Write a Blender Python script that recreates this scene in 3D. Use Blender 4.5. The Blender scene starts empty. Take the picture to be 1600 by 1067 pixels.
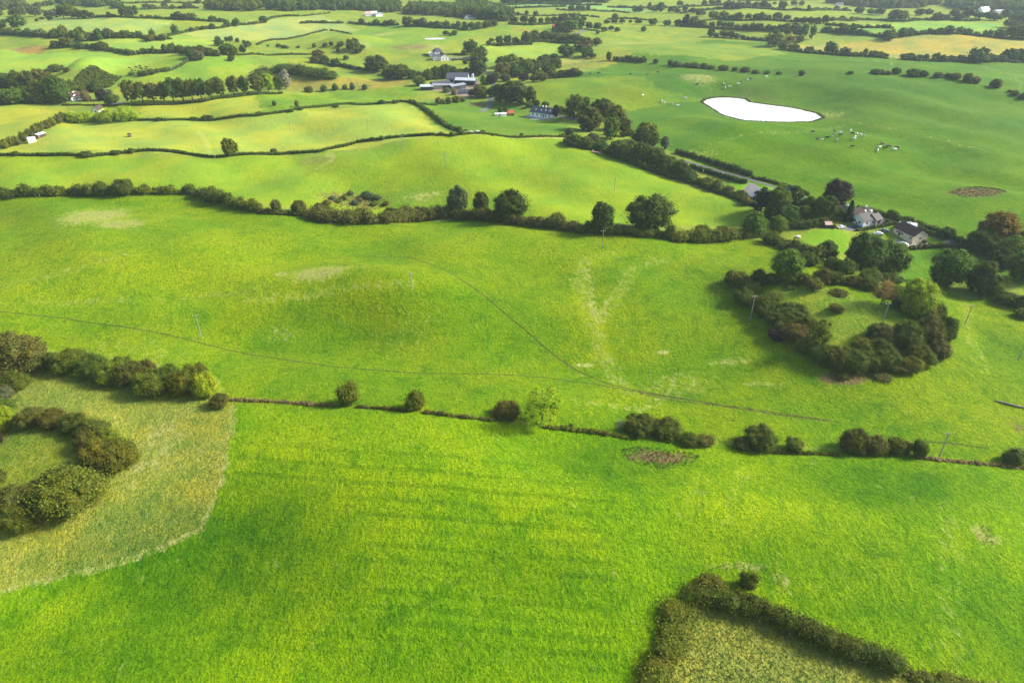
import bpy, math, random
import numpy as np
from math import radians, sin, cos, tan, atan, pi
rng = np.random.default_rng(7); random.seed(7)
SC = bpy.context.scene
COL = SC.collection
# ------------------------------------------------------------------ camera, sky, sun, exposure
W, HP, F = 1600.0, 1067.0, 1067.0
CAMH, PITCH = 120.0, radians(31.0)
cam_d = bpy.data.cameras.new('camera'); cam_d.sensor_width = 36; cam_d.lens = 36*F/W
cam_d.clip_start = 1; cam_d.clip_end = 30000
cam = bpy.data.objects.new('camera', cam_d); COL.objects.link(cam)
cam.location = (0, 0, CAMH); cam.rotation_euler = (pi/2-PITCH, 0, 0)
SC.camera = cam
SUN_AZ, SUN_EL = radians(80), radians(34)       # azimuth clockwise from the view direction (+Y)
wd = bpy.data.worlds.new('World'); SC.world = wd; wd.use_nodes = True
nt = wd.node_tree; bg = nt.nodes['Background']
sky = nt.nodes.new('ShaderNodeTexSky'); sky.sky_type = 'NISHITA'; sky.sun_disc = False
sky.sun_elevation = SUN_EL; sky.sun_rotation = SUN_AZ; sky.dust_density = 3.0; sky.ozone_density = 1.0
nt.links.new(sky.outputs[0], bg.inputs['Color']); bg.inputs['Strength'].default_value = 0.135
sd = bpy.data.lights.new('sun', 'SUN'); sd.energy = 4.9; sd.angle = radians(12.0); sd.color = (1.0, 0.95, 0.86)
so = bpy.data.objects.new('sun', sd); COL.objects.link(so)
from mathutils import Vector, Matrix
sdir = Vector((sin(SUN_AZ)*cos(SUN_EL), cos(SUN_AZ)*cos(SUN_EL), sin(SUN_EL)))
so.rotation_euler = (-sdir).to_track_quat('-Z', 'Y').to_euler(); so.location = (300, 200, 400)
SC.view_settings.view_transform = 'Standard'; SC.view_settings.look = 'None'
SC.view_settings.gamma = 1.0; SC.view_settings.exposure = 0.84
SC.cycles.max_bounces = 6; SC.cycles.volume_bounces = 1; SC.cycles.transparent_max_bounces = 8
SC.cycles.use_denoising = True

# ------------------------------------------------------------------ photo pixel <-> ground
def ray(px, py):
    px = np.asarray(px, float); py = np.asarray(py, float)
    u = (px-W/2)/F; v = (HP/2-py)/F
    return np.stack([u, cos(PITCH)+v*sin(PITCH), -sin(PITCH)+v*cos(PITCH)], -1)
def flat(px, py):
    d = ray(px, py); t = -CAMH/d[..., 2]
    return d[..., :2]*t[..., None]
# hills: centre in photo pixels, height, radius across, radius in depth (m), turn (deg), power
HILLS = [
 (640, 765, 5.0, 62, 40, 10, 1), (330, 890, -3.0, 40, 25, 20, 1), (1180, 840, 3.6, 55, 30, 0, 1), (980, 715, -2.2, 40, 16, 0, 1),
 (1560, 800, 1.5, 40, 30, 0, 1), (600, 462, 5.6, 44, 18, -8, 1), (470, 520, -2.5, 50, 20, 0, 1), (200, 400, 5.0, 80, 50, 0, 1),
 (900, 400, 3.0, 70, 35, 0, 1), (850, 560, -3.0, 50, 25, 0, 1), (1318, 486, 6.4, 33, 38, 0, 1.5), (60, 725, 1.6, 19, 21, 0, 3),
 (710, 245, 8.5, 75, 45, 10, 1), (640, 318, -4.0, 45, 25, 0, 1), (200, 262, 3.5, 80, 40, 0, 1), (560, 185, 5.5, 90, 45, -10, 1), (150, 225, 2.0, 70, 40, 0, 1),
 (1400, 150, 15, 170, 110, 0, 1), (1190, 175, -3.0, 60, 55, 0, 2), (1350, 240, 3.5, 70, 40, 0, 1), (1100, 215, 5.0, 75, 45, 0, 1), (1500, 330, 3.0, 60, 30, 0, 1),
 (320, 112, 11, 75, 75, 10, 1), (148, 122, 9.5, 24, 40, 0, 1), (350, 165, 4.0, 70, 45, 0, 1), (545, 82, 6.5, 36, 40, 0, 1.5),
 (470, 128, 5.0, 50, 25, 0, 1), (950, 150, 6.0, 90, 60, 0, 1), (1070, 100, 9.0, 150, 90, 0, 1), (1460, 74, 12, 180, 100, 0, 1),
 (620, 80, 7.0, 130, 100, 0, 1), (300, 45, 10, 220, 130, 0, 1), (150, 78, 8, 150, 90, 0, 1), (900, 60, 7, 160, 100, 0, 1), (750, 45, 6, 150, 110, 0, 1),
 (130, 55, 8, 140, 110, 0, 1), (1150, 35, 10, 200, 150, 0, 1), (450, 25, 10, 200, 130, 0, 1), (1250, 55, 7, 130, 110, 0, 1), (1500, 40, 8, 160, 120, 0, 1)]
_hc = [tuple(flat(h[0], h[1]))+h[2:] for h in HILLS]
def terrain0(x, y):
    z = np.zeros_like(x)
    for cx, cy, h, rx, ry, rot, p in _hc:
        c, s = cos(radians(rot)), sin(radians(rot))
        dx, dy = x-cx, y-cy
        q = ((dx*c+dy*s)/rx)**2+((-dx*s+dy*c)/ry)**2
        z = z+h*1.4*np.exp(-np.minimum(q, 30.)**p)
    r = np.hypot(x, y); w = np.clip((r-80)/900, 0.12, 1.6)
    z = z+w*(1.7*np.sin(x/61+1.3*np.sin(y/83))*np.sin(y/97+.7)+1.5*np.sin(x/143+2.1)*np.cos(y/171+x/260))
    k = np.clip((r-60)/250, .3, 1.5)
    z = z+k*(1.7*np.sin(x/19+1.4*np.sin(y/27+.5)+.8)*np.sin(y/23+np.sin(x/41))+.8*np.sin(x/9.7+y/31+2)*np.sin(y/12.5+x/45))*np.clip(1.35-r/900, .3, 1)
    z = z+0.14*np.sin(x/11+1.7*np.sin(y/17))*np.sin(y/13+.4+np.sin(x/23))*np.clip(2-r/600, 0, 1)
    return z
POND = [(1097,161),(1103,155.5),(1130,152),(1165,155),(1171,160),(1200,164),(1240,169),(1275,177.5),(1285,184),(1270,190),(1225,191.5),(1160,188.5),(1128,180),(1110,168)]
POND2 = [(662,60.4),(680,59.4),(697,60),(697,61.7),(680,62.3),(664,61.8)]
def pip(poly, x, y):
    poly = np.asarray(poly); inside = np.zeros(x.shape, bool); n = len(poly)
    for i in range(n):
        x1, y1 = poly[i]; x2, y2 = poly[(i+1) % n]
        if y1 == y2: continue
        c = ((y1 > y) != (y2 > y)) & (x < (x2-x1)*(y-y1)/(y2-y1)+x1)
        inside ^= c
    return inside
def segdist(pts, x, y):
    pts = np.asarray(pts); d = np.full(x.shape, 1e9)
    for (x1, y1), (x2, y2) in zip(pts[:-1], pts[1:]):
        l2 = (x2-x1)**2+(y2-y1)**2+1e-9
        t = np.clip(((x-x1)*(x2-x1)+(y-y1)*(y2-y1))/l2, 0, 1)
        d = np.minimum(d, np.hypot(x-x1-t*(x2-x1), y-y1-t*(y2-y1)))
    return d
# fan grid (finer where the view is near): rows by distance, columns by azimuth
def _rows():
    ys = np.concatenate([np.arange(1420, 1090, -6.), np.arange(1090, -60, -1.35), np.arange(-60, -89, -1.5)])
    a = PITCH-np.arctan((HP/2-ys)/F)
    r = CAMH/np.tan(a); r = r[r > 14]
    return np.concatenate([[14, 20, 26, 33], r[r > 36], [5200, 7500]])
RR = _rows()
AZ = np.radians(np.concatenate([np.arange(-180, -64, 4.), np.linspace(-64, -54, 25)[:-1], np.linspace(-54, 54, 1150), np.linspace(54, 64, 25)[1:], np.arange(68, 180, 4.)]))
GX = np.sin(AZ)[:, None]*RR[None]; GY = np.cos(AZ)[:, None]*RR[None]
GZ = terrain0(GX, GY)
def px2w_on(px, py, Z):
    """first crossing of the photo ray with the ground; returns (n,3)"""
    px = np.atleast_1d(np.asarray(px, float)); py = np.atleast_1d(np.asarray(py, float))
    d = ray(px, py); az = np.arctan2(d[:, 0], d[:, 1]); sl = d[:, 2]/np.hypot(d[:, 0], d[:, 1])
    out = np.zeros((len(px), 3))
    fi = np.interp(az, AZ, np.arange(len(AZ)))
    for k in range(len(px)):
        i = int(min(max(fi[k], 0), len(AZ)-2)); f = fi[k]-i
        prof = Z[i]*(1-f)+Z[i+1]*f
        g = prof-(CAMH+RR*sl[k])
        j = np.argmax(g >= 0)
        if g[j] < 0: j = len(RR)-1
        j = max(j, 1)
        t = g[j-1]/(g[j-1]-g[j]+1e-12); t = min(max(t, 0), 1)
        r = RR[j-1]+t*(RR[j]-RR[j-1])
        out[k] = (sin(az[k])*r, cos(az[k])*r, CAMH+r*sl[k])
    return out
def _pond_fix():
    global GZ
    res = []
    for P in (POND, POND2):
        w = px2w_on([p[0] for p in P], [p[1] for p in P], GZ)
        zl = float(np.percentile(w[:, 2], 20))
        # outline on the water level
        d = ray([p[0] for p in P], [p[1] for p in P]); t = (zl-CAMH)/d[:, 2]
        xy = d[:, :2]*t[:, None]
        m = (GX > xy[:, 0].min()-75) & (GX < xy[:, 0].max()+75) & (GY > xy[:, 1].min()-75) & (GY < xy[:, 1].max()+75)
        x, y = GX[m], GY[m]
        ins = pip(xy, x, y); dist = segdist(np.vstack([xy, xy[:1]]), x, y)
        s = np.where(ins, -dist, dist)
        k = np.clip((s-1.0)/30, 0, 1); k = k*k*(3-2*k)
        tgt = zl+np.clip(s*0.18, -1.2, 0.35)
        fd = np.clip((70-s)/40, 0, 1); fd = fd*fd*(3-2*fd)
        GZ[m] = tgt*(1-k)+(GZ[m]+np.maximum(zl+.3-GZ[m], 0)*fd)*k
        res.append((xy, zl))
    return res
PONDS = _pond_fix()
def px2w(px, py): return px2w_on(px, py, GZ)
def P(px, py): return px2w(px, py)[0]
def PL(pts): 
    a = np.asarray(pts, float); return px2w(a[:, 0], a[:, 1])
def zat(x, y):
    x = np.atleast_1d(np.asarray(x, float)); y = np.atleast_1d(np.asarray(y, float))
    az = np.arctan2(x, y); r = np.hypot(x, y)
    a = np.interp(az, AZ, np.arange(len(AZ))); b = np.interp(r, RR, np.arange(len(RR)))
    i = np.minimum(a.astype(int), len(AZ)-2); j = np.minimum(b.astype(int), len(RR)-2); f = a-i; g = b-j
    return (GZ[i, j]*(1-f)*(1-g)+GZ[i+1, j]*f*(1-g)+GZ[i, j+1]*(1-f)*g+GZ[i+1, j+1]*f*g)
def depth(p):   # metres along the view axis
    return p[..., 1]*cos(PITCH)-(p[..., 2]-CAMH)*sin(PITCH)
def ppm(p): return F/depth(np.asarray(p))      # photo pixels per metre there
def vang(p):    # angle below the horizontal at which the camera sees p
    return math.atan2(CAMH-p[2], math.hypot(p[0], p[1]))

# ------------------------------------------------------------------ scene helpers
def tag(o, label=None, cat=None, group=None, kind=None):
    if label: o['label'] = label
    if cat: o['category'] = cat
    if group: o['group'] = group
    if kind: o['kind'] = kind
    return o
def np_mesh(name, V, Fq, mats=(), attrs=None, smooth=False, mat_idx=None, cornered=None):
    """V (n,3); Fq (m,k) array of faces, or list of arrays with different k"""
    me = bpy.data.meshes.new(name)
    Fl = Fq if isinstance(Fq, list) else [Fq]
    Fl = [np.asarray(f) for f in Fl if len(f)]
    V = np.asarray(V, np.float32)
    me.vertices.add(len(V)); me.vertices.foreach_set('co', V.ravel())
    li = np.concatenate([f.ravel() for f in Fl]).astype(np.int32)
    tot = np.concatenate([np.full(len(f), f.shape[1]) for f in Fl]).astype(np.int32)
    st = np.concatenate([[0], np.cumsum(tot)[:-1]]).astype(np.int32)
    me.loops.add(len(li)); me.loops.foreach_set('vertex_index', li)
    me.polygons.add(len(tot)); me.polygons.foreach_set('loop_start', st); me.polygons.foreach_set('loop_total', tot)
    if mat_idx is not None: me.polygons.foreach_set('material_index', np.asarray(mat_idx, np.int32))
    me.polygons.foreach_set('use_smooth', np.full(len(tot), smooth))
    for m in mats: me.materials.append(m)
    for k, a in (attrs or {}).items():
        a = np.asarray(a, np.float32)
        if a.ndim == 1:
            t = me.attributes.new(k, 'FLOAT', 'POINT'); t.data.foreach_set('value', a)
        else:
            t = me.attributes.new(k, 'FLOAT_COLOR', 'POINT')
            t.data.foreach_set('color', np.concatenate([a, np.ones((len(a), 1), np.float32)], 1).ravel())
    me.update(); me.validate() if False else None
    return me
def link(name, me, parent=None, loc=None):
    o = bpy.data.objects.new(name, me); COL.objects.link(o)
    if parent: o.parent = parent
    if loc is not None: o.location = loc
    return o
class NT:
    """small node-graph helper"""
    def __init__(s, name):
        s.m = bpy.data.materials.new(name); s.m.use_nodes = True
        s.t = s.m.node_tree; s.n = s.t.nodes; s.b = s.n['Principled BSDF']; s.out = s.n['Material Output']
    def node(s, typ, **kw):
        n = s.n.new(typ)
        for k, v in kw.items():
            if k.startswith('_'): setattr(n, k[1:], v)
            else: s.set(n.inputs[k.replace('__', ' ')], v)
        return n
    def set(s, sock, v):
        if isinstance(v, bpy.types.NodeSocket): s.t.links.new(v, sock)
        elif isinstance(v, bpy.types.Node): s.t.links.new(v.outputs[0], sock)
        else:
            if hasattr(sock.default_value, '__len__') and not hasattr(v, '__len__'): v = (v,)*len(sock.default_value)
            if hasattr(v, '__len__') and len(v) == 3 and len(sock.default_value) == 4: v = (*v, 1)
            sock.default_value = v
    def math(s, op, a, b=0.5, clamp=False):
        n = s.n.new('ShaderNodeMath'); n.operation = op; n.use_clamp = clamp
        s.set(n.inputs[0], a); s.set(n.inputs[1], b); return n.outputs[0]
    def mix(s, f, a, b, mode='MIX'):
        n = s.n.new('ShaderNodeMix'); n.data_type = 'RGBA'; n.blend_type = mode
        s.set(n.inputs[0], f); s.set(n.inputs[6], a); s.set(n.inputs[7], b); return n.outputs[2]
    def attr(s, name, out='Fac'):
        n = s.n.new('ShaderNodeAttribute'); n.attribute_name = name; return n.outputs[out]
    def noise(s, vec, scale, detail=2, rough=0.5, dist=0.0, out=0):
        n = s.n.new('ShaderNodeTexNoise'); s.set(n.inputs['Scale'], scale); s.set(n.inputs['Detail'], detail)
        s.set(n.inputs['Roughness'], rough); s.set(n.inputs['Distortion'], dist)
        if vec is not None: s.t.links.new(vec, n.inputs['Vector'])
        return n.outputs[out]
    def remap(s, v, a, b, c=0.0, d=1.0, smooth=True):
        n = s.n.new('ShaderNodeMapRange'); n.interpolation_type = 'SMOOTHSTEP' if smooth else 'LINEAR'
        s.set(n.inputs[0], v); s.set(n.inputs[1], a); s.set(n.inputs[2], b); s.set(n.inputs[3], c); s.set(n.inputs[4], d)
        return n.outputs[0]
    def vmul(s, v, k):
        n = s.n.new('ShaderNodeVectorMath'); n.operation = 'MULTIPLY'; s.t.links.new(v, n.inputs[0]); n.inputs[1].default_value = k
        return n.outputs[0]
    def pos(s):
        return s.n.new('ShaderNodeNewGeometry').outputs['Position']
    def objco(s):
        return s.n.new('ShaderNodeTexCoord').outputs['Object']
def simple_mat(name, col, rough=0.7, metal=0.0, var=0.15, scale=2.0, spec=0.3):
    m = NT(name)
    n = m.noise(m.objco(), scale, 4, .6)
    c = m.mix(m.remap(n, .3, .7), tuple(x*(1-var) for x in col), tuple(min(1, x*(1+var)) for x in col))
    m.set(m.b.inputs['Base Color'], c); m.b.inputs['Roughness'].default_value = rough
    m.b.inputs['Metallic'].default_value = metal; m.b.inputs['Specular IOR Level'].default_value = spec
    return m.m
# ------------------------------------------------------------------ ground: one sheet, field colours, wear and painted shade as attributes
gx, gy = GX.ravel(), GY.ravel()
NV = len(gx)
fcol = np.tile(np.array([.165, .245, .035]), (NV, 1))
rank = np.full(NV, .35)       # how tufty
dry = np.zeros(NV); soil = np.zeros(NV); lush_shade = np.zeros(NV); pale = np.zeros(NV); mud = np.zeros(NV)
FIELDS = [
 # right-hand deep green pastures
 ([(800,200),(840,130),(900,118),(960,98),(1100,62),(1210,68),(1240,80),(1330,88),(1420,92),(1610,96),(1640,480),(1480,380),(1180,290),(1060,240),(985,215),(940,180),(885,155)], (.060,.152,.012), .3),
 ([(820,150),(830,128),(900,122),(1000,120),(1030,140),(1110,158),(1000,172),(900,175),(860,190)], (.110,.20,.016), .3),
 ([(1060,66),(1210,72),(1230,86),(1150,96),(1000,84),(960,72)], (.14,.23,.03), .3),
 ([(1180,192),(1290,175),(1330,188),(1600,222),(1640,480),(1480,380),(1180,290),(1060,240)], (.064,.158,.002), .35),
 # pale fields on the left
 ([(-30,250),(40,238),(110,190),(220,188),(420,178),(620,162),(655,172),(708,210),(500,235),(330,246),(200,237)], (.212,.30,.045), .15),
 ([(-30,240),(-30,168),(100,162),(110,190),(40,238)], (.225,.285,.035), .25),
 ([(215,185),(230,160),(395,147),(412,175),(300,186)], (.225,.30,.038), .2),
 ([(395,147),(560,140),(660,135),(640,158),(420,176),(412,175)], (.125,.235,.02), .5),
 ([(655,160),(720,155),(800,165),(880,182),(905,205),(880,212),(710,210)], (.088,.19,.020), .3),
 ([(-500,244),(330,248),(510,239),(705,213),(880,217),(1030,265),(1180,330),(1165,348),(900,352),(700,334),(520,328),(430,322),(290,298),(-500,303)], (.146,.256,.014), .25),
 ([(-700,306),(290,298),(430,328),(720,343),(900,360),(1200,375),(1260,400),(1420,445),(1700,480),(2100,800),(1600,727),(1300,700),(900,668),(640,643),(360,628),(340,590),(80,545),(-700,530)], (.104,.200,.0015), .5),
 ([(368,630),(640,643),(900,672),(1300,704),(1900,760),(4000,2000),(-3000,2000),(-700,1120),(-200,985),(0,925),(268,850),(318,826),(352,735)], (.110,.226,.0006), .5),
 ([(-700,640),(0,598),(50,580),(340,625),(368,632),(352,735),(318,826),(268,850),(0,925),(-700,1130)], (.182,.232,.036), .9),
 ([(-150,690),(-20,672),(60,668),(125,672),(130,700),(95,725),(60,765),(-20,780),(-150,800)], (.125,.185,.016), .8),
 ([(1085,925),(1200,950),(1400,1022),(1425,1052),(1700,1090),(2000,1300),(900,1300),(1008,1060),(1055,965)], (.152,.203,.040), 1.0),
 # lawns and gardens
 ([(1243,372),(1262,361),(1300,358),(1330,366),(1322,395),(1290,402)], (.10,.24,.012), .1),
 ([(1095,262),(1155,280),(1140,290),(1105,285),(1085,272)], (.19,.24,.05), .5),
 ([(1132,290),(1158,281),(1172,286),(1158,298),(1145,300)], (.10,.25,.012), .1),
 ([(1186,294),(1205,290),(1206,296),(1190,297)], (.12,.24,.03), .1),
 ([(1362,362),(1392,352),(1398,366),(1372,372)], (.11,.25,.012), .1),
 ([(1430,352),(1470,378),(1445,384),(1436,372)], (.11,.24,.012), .1),
 ([(1380,392),(1480,378),(1500,400),(1470,440),(1410,440),(1400,410)], (.09,.21,.010), .2),
 ([(1195,452),(1280,448),(1360,470),(1420,500),(1400,540),(1330,560),(1240,520)], (.150,.235,.020), .5),
 # far country
 ([(1225,64),(1262,60),(1330,66),(1400,60),(1480,53),(1640,66),(1640,97),(1480,96),(1330,89),(1262,84),(1228,74)], (.27,.27,.065), .3),
 ([(1225,62),(1330,55),(1370,62),(1330,68),(1240,72)], (.185,.26,.045), .3),
 ([(1330,46),(1400,33),(1560,36),(1575,52),(1480,52),(1400,60)], (.15,.29,.05), .2),
 ([(-20,83),(50,72),(82,73),(52,90),(-20,95)], (.235,.17,.065), .9),
 ([(455,127),(520,123),(600,122),(648,128),(605,137),(500,141),(440,142)], (.22,.215,.045), .9),
 ([(0,78),(60,86),(190,82),(300,84),(280,100),(190,118),(120,108),(60,115),(-30,120),(-30,95)], (.18,.31,.04), .2),
 ([(160,60),(280,55),(340,65),(300,82),(210,82),(130,70)], (.19,.31,.05), .2),
 ([(70,29),(190,29),(270,34),(225,56),(100,50),(30,46)], (.20,.30,.08), .2),
 ([(270,50),(420,30),(500,24),(600,55),(520,48),(430,64),(330,64)], (.21,.295,.09), .2),
 ([(180,110),(290,85),(400,95),(380,120),(330,128),(200,130),(160,142),(165,130)], (.155,.27,.03), .3),
 ([(600,38),(730,45),(860,42),(720,58),(700,72),(560,70),(540,52)], (.14,.25,.03), .3),
 ([(740,70),(910,66),(905,80),(840,95),(765,98)], (.185,.31,.05), .2),
 ([(860,50),(905,38),(905,60),(840,60),(790,40)], (.19,.215,.05), .5),
 ([(860,100),(950,85),(1000,90),(960,100),(905,110)], (.19,.235,.05), .6),
 ([(780,8),(900,5),(1060,18),(1000,20),(880,12)], (.14,.29,.09), .2)]
def bbox_sel(w, pad):
    return np.nonzero((gx > w[:, 0].min()-pad) & (gx < w[:, 0].max()+pad) & (gy > w[:, 1].min()-pad) & (gy < w[:, 1].max()+pad))[0]
def fpoly(pts):
    a = np.asarray(pts, float); a[:, 1] = np.maximum(a[:, 1], -60)
    return px2w(a[:, 0], a[:, 1])[:, :2]
_jr = np.random.default_rng(2)
_js = np.clip(np.hypot(gx, gy)/250, .6, 2.5)
jx = gx+_js*(.9*np.sin(gx*.9+gy*.7)*np.sin(gy*.53+1)+.7*np.sin(gx*.31-gy*.23)+.35*_jr.normal(size=NV)); jy = gy+_js*(.9*np.sin(gx*.6-gy*.85)*np.sin(gx*.4)+.35*_jr.normal(size=NV))
for pts, c, rk in FIELDS:
    w = fpoly(pts); idx = bbox_sel(w, 0)
    ins = idx[pip(w, jx[idx], jy[idx])]
    fcol[ins] = c; rank[ins] = rk
def blob(arr, px, py, rxp, ryp, amt, ang=0):
    """soft ellipse on the ground, radii given in photo pixels"""
    c = P(px, py); rx = rxp/ppm(c); ry = ryp/ppm(c)/max(sin(vang(c)), .05)
    idx = np.nonzero((abs(gx-c[0]) < 2.2*max(rx, ry)) & (abs(gy-c[1]) < 2.2*max(rx, ry)))[0]
    dx, dy = gx[idx]-c[0], gy[idx]-c[1]; a = radians(ang)
    q = np.sqrt(((dx*cos(a)+dy*sin(a))/rx)**2+((-dx*sin(a)+dy*cos(a))/ry)**2)
    arr[idx] = np.maximum(arr[idx], amt*np.clip(1.6-q*1.1, 0, 1))
def line(arr, pts, wm, amt, soft=2.0):
    w = PL(pts)[:, :2]; idx = bbox_sel(w, wm*soft+1)
    d = segdist(w, jx[idx], jy[idx]) if arr is dry else segdist(w, gx[idx], gy[idx])
    arr[idx] = np.maximum(arr[idx], amt*np.clip(soft-d/wm, 0, 1))
def ring(arr, px, py, rxp, ryp, wd_, amt):
    t = np.linspace(0, 2*pi, 30); line(arr, np.stack([px+rxp*np.cos(t), py+ryp*np.sin(t)], 1), wd_, amt)
# straw coloured patches
for b in [(150,338,50,18,.52),(185,348,40,10,.48),(500,425,52,13,.5),(440,522,26,10,.25),(918,571,9,3,1.),(1036,550,12,3,.8),(1165,884,50,6,.45),(1222,905,14,18,.45),
          (1540,836,18,15,.55),(1140,565,40,5,.45),(1190,600,30,5,.4),(905,570,8,3,.8),(490,250,30,6,.5),(440,428,12,5,.6),(1100,240,25,5,.4),(1090,120,30,6,.7),
          (1300,180,25,5,.5),(200,560,90,25,.25),(240,700,40,50,.35),(640,520,50,30,.15),(1060,600,60,22,.3),(660,310,45,8,.35),(560,70,25,3,.6),(655,74,40,2.5,.8),
          (600,54,20,3,.7),(1000,68,60,2,.6),(880,95,40,3,.6)]:
    blob(dry, *b)
for pts, wm, amt in [([(912,405),(905,440),(912,470),(930,510),(945,560),(962,592),(990,614)], 2.0, .33), ([(960,395),(925,408),(908,425)], 1.7, .26), ([(1040,405),(990,420),(972,450),(955,475),(935,500)], 1.6, .32),
        ([(918,420),(922,460),(935,500)], 1.0, .5), ([(380,470),(480,460),(560,448),(640,444)], 1.6, .32), ([(367,634),(360,685),(352,735),(318,826),(268,850),(180,880),(0,926)], .7, .45),
        ([(900,625),(1000,640),(1060,612)], 1.5, .3), ([(1070,812),(1090,750)], 1.5, .15), ([(1140,800),(1160,740)], 1.5, .15), ([(1485,950),(1480,790)], 1.5, .25), ([(1490,1040),(1487,950)], 1.5, .2),
        ([(705,213),(790,214),(880,216)], 1.5, .9), ([(515,240),(518,252),(500,262)], 1.5, .8), ([(640,310),(665,305),(690,302)], 1.2, .8), ([(1505,470),(1520,540),(1540,580)], 1.2, .25),
        ([(0,448),(120,420),(200,395)], 1.5, .3), ([(0,475),(150,470),(420,452)], 1.2, .25), ([(1075,238),(1150,215),(1260,205),(1330,190),(1420,208),(1560,240)], 1.5, .35),
        ([(310,205),(325,225)], 1., .4), ([(1540,105),(1600,140)], 1.5, .4), ([(1370,95),(1400,105)], 1.5, .6)]:
    line(dry, pts, wm, amt)
# faint tractor lines in the foreground meadow
for k in range(14):
    y0 = 690+k*24; line(lush_shade, [(380-k*6, y0), (560, y0+16), (760, y0+30), (960, y0+46)], .4, .55*(.6+.4*((k*7)%5)/4), 2.3)
for pts in [[(590,985),(660,945),(740,890),(790,870)], [(500,1010),(620,960)], [(10,1040),(150,985),(270,965)], [(20,1065),(170,1010),(330,985)]]:
    line(lush_shade, pts, .45, .6, 2.5)
for k in range(9): line(lush_shade, [(1100+k*62, 735+k*4), (1085+k*66, 820), (1060+k*72, 930)], .4, .3, 2.4)
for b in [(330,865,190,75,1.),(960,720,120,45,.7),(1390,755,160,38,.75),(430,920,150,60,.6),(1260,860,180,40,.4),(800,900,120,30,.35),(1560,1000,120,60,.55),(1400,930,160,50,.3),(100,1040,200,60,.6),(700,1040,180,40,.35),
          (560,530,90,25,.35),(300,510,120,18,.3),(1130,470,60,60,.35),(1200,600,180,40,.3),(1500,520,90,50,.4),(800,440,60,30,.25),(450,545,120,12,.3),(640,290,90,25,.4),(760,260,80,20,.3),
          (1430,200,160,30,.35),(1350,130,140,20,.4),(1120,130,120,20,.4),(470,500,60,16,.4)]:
    blob(lush_shade, *b)  # darker grass, with hollow and cloud shade put into the colour
for q in [(180,430,300,70,.75),(120,360,200,30,.5),(640,760,200,60,.45),(1150,800,160,40,.4),(560,450,60,12,.5),(700,370,200,20,.5),(380,470,150,14,.5),(1000,390,150,18,.4),(690,228,120,14,.4),(250,265,200,14,.4),(860,620,100,20,.3),(1380,118,160,10,.6),(1250,215,120,8,.4),(500,690,160,30,.5)]: blob(pale, *q)
for pts, wm, amt in [([(985,395),(940,402),(914,412),(905,440),(911,470),(928,510),(944,560),(962,592),(992,616)], 2.2, .8), ([(1040,405),(990,420),(972,450),(955,475),(935,505)], 1.8, .6), ([(350,480),(480,460),(560,448),(640,444)], 1.8, .7), ([(1505,470),(1520,540),(1540,580)], 1.6, .5),
        ([(0,448),(120,420),(200,395)], 1.8, .5), ([(0,475),(150,470),(420,452)], 1.6, .4), ([(1485,950),(1480,790)], 1.5, .5), ([(1490,1060),(1487,950)], 1.5, .45), ([(1070,812),(1092,740)], 1.5, .5), ([(1140,800),(1165,735)], 1.5, .5), ([(1020,930),(1010,860)], 1.2, .4), ([(310,205),(325,225),(328,240)], 1., .6)]:
    line(pale, pts, wm, amt)
for q in [(150,338,52,18,.9),(185,350,40,10,.8),(500,425,52,13,.9)]: blob(pale, *q)
for q in [(150,338,46,16,.42),(190,350,34,8,.40),(500,425,48,11,.42)]: blob(soil, *q)
for q in [(150,338,48,17,.72),(188,350,38,9,.66),(500,425,50,12,.70)]: blob(dry, *q)
# bare / reedy brown ground
for b in [(1030,714,58,13,.7),(1000,706,28,7,.55),(545,314,60,12,.55),(600,318,25,8,.4),(1525,300,44,8,.75),(1165,147,24,5,.42),(1200,155,24,5,.42),(1300,186,30,5,.4),(1375,197,26,3,.4),(1594,672,16,22,.5),(1320,590,40,10,.8),(1225,520,20,20,.6),(850,160,2,2,0),
          (490,252,40,6,.5),(140,335,25,8,.3),(1260,90,40,5,.3),(640,74,40,3,.6),(1235,97,22,4,.3),(745,164,14,3,.9),(1150,190,3,2,.5),(565,87,16,5,.4),(480,163,40,6,.35),
          (1480,70,70,6,.3),(440,60,30,3,.3),(640,690,2,1,0)]:
    if b[4]: blob(soil, *b)
for xy, zl in PONDS:
    idx = np.nonzero((gx > xy[:, 0].min()-9) & (gx < xy[:, 0].max()+9) & (gy > xy[:, 1].min()-9) & (gy < xy[:, 1].max()+9))[0]
    d = segdist(np.vstack([xy, xy[:1]]), gx[idx], gy[idx]); ins = pip(xy, gx[idx], gy[idx])
    soil[idx] = np.maximum(soil[idx], np.where(ins, 1, np.clip(1.1-d/2.2, 0, 1)))
    dry[idx] = np.maximum(dry[idx], np.clip(.45-d/12, 0, 1)*(~ins))
# cattle tracks trodden to mud
TRACKS = [[(0,487),(100,497),(200,512),(330,540),(420,558),(530,574),(650,583),(800,586),(850,590),(930,600),(1000,613),(1070,624),(1110,629)],
          [(560,400),(640,402),(690,420),(760,465),(820,515),(860,550),(900,578),(950,600),(1000,611),(1110,630),(1200,643),(1280,654),(1312,660)]]
for t in TRACKS: line(mud, t, .24, .8, 2.1)
line(mud, [(1000,615),(1060,627),(1110,632),(1200,646),(1290,657)], .3, .8, 1.8)
line(mud, [(1445,690),(1480,692),(1540,700)], .3, .8, 2)
for b in [(1440,690,5,2,.5)]: blob(mud, *b)
line(mud, [(755,168),(768,176),(780,185)], .8, .6, 2)
V = np.stack([gx, gy, GZ.ravel()], 1)
na, nr = GX.shape
I = np.arange(NV).reshape(na, nr)
A = I; B = np.roll(I, -1, 0)
quads = np.stack([A[:, :-1], B[:, :-1], B[:, 1:], A[:, 1:]], -1).reshape(-1, 4)[:, ::-1]
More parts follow.
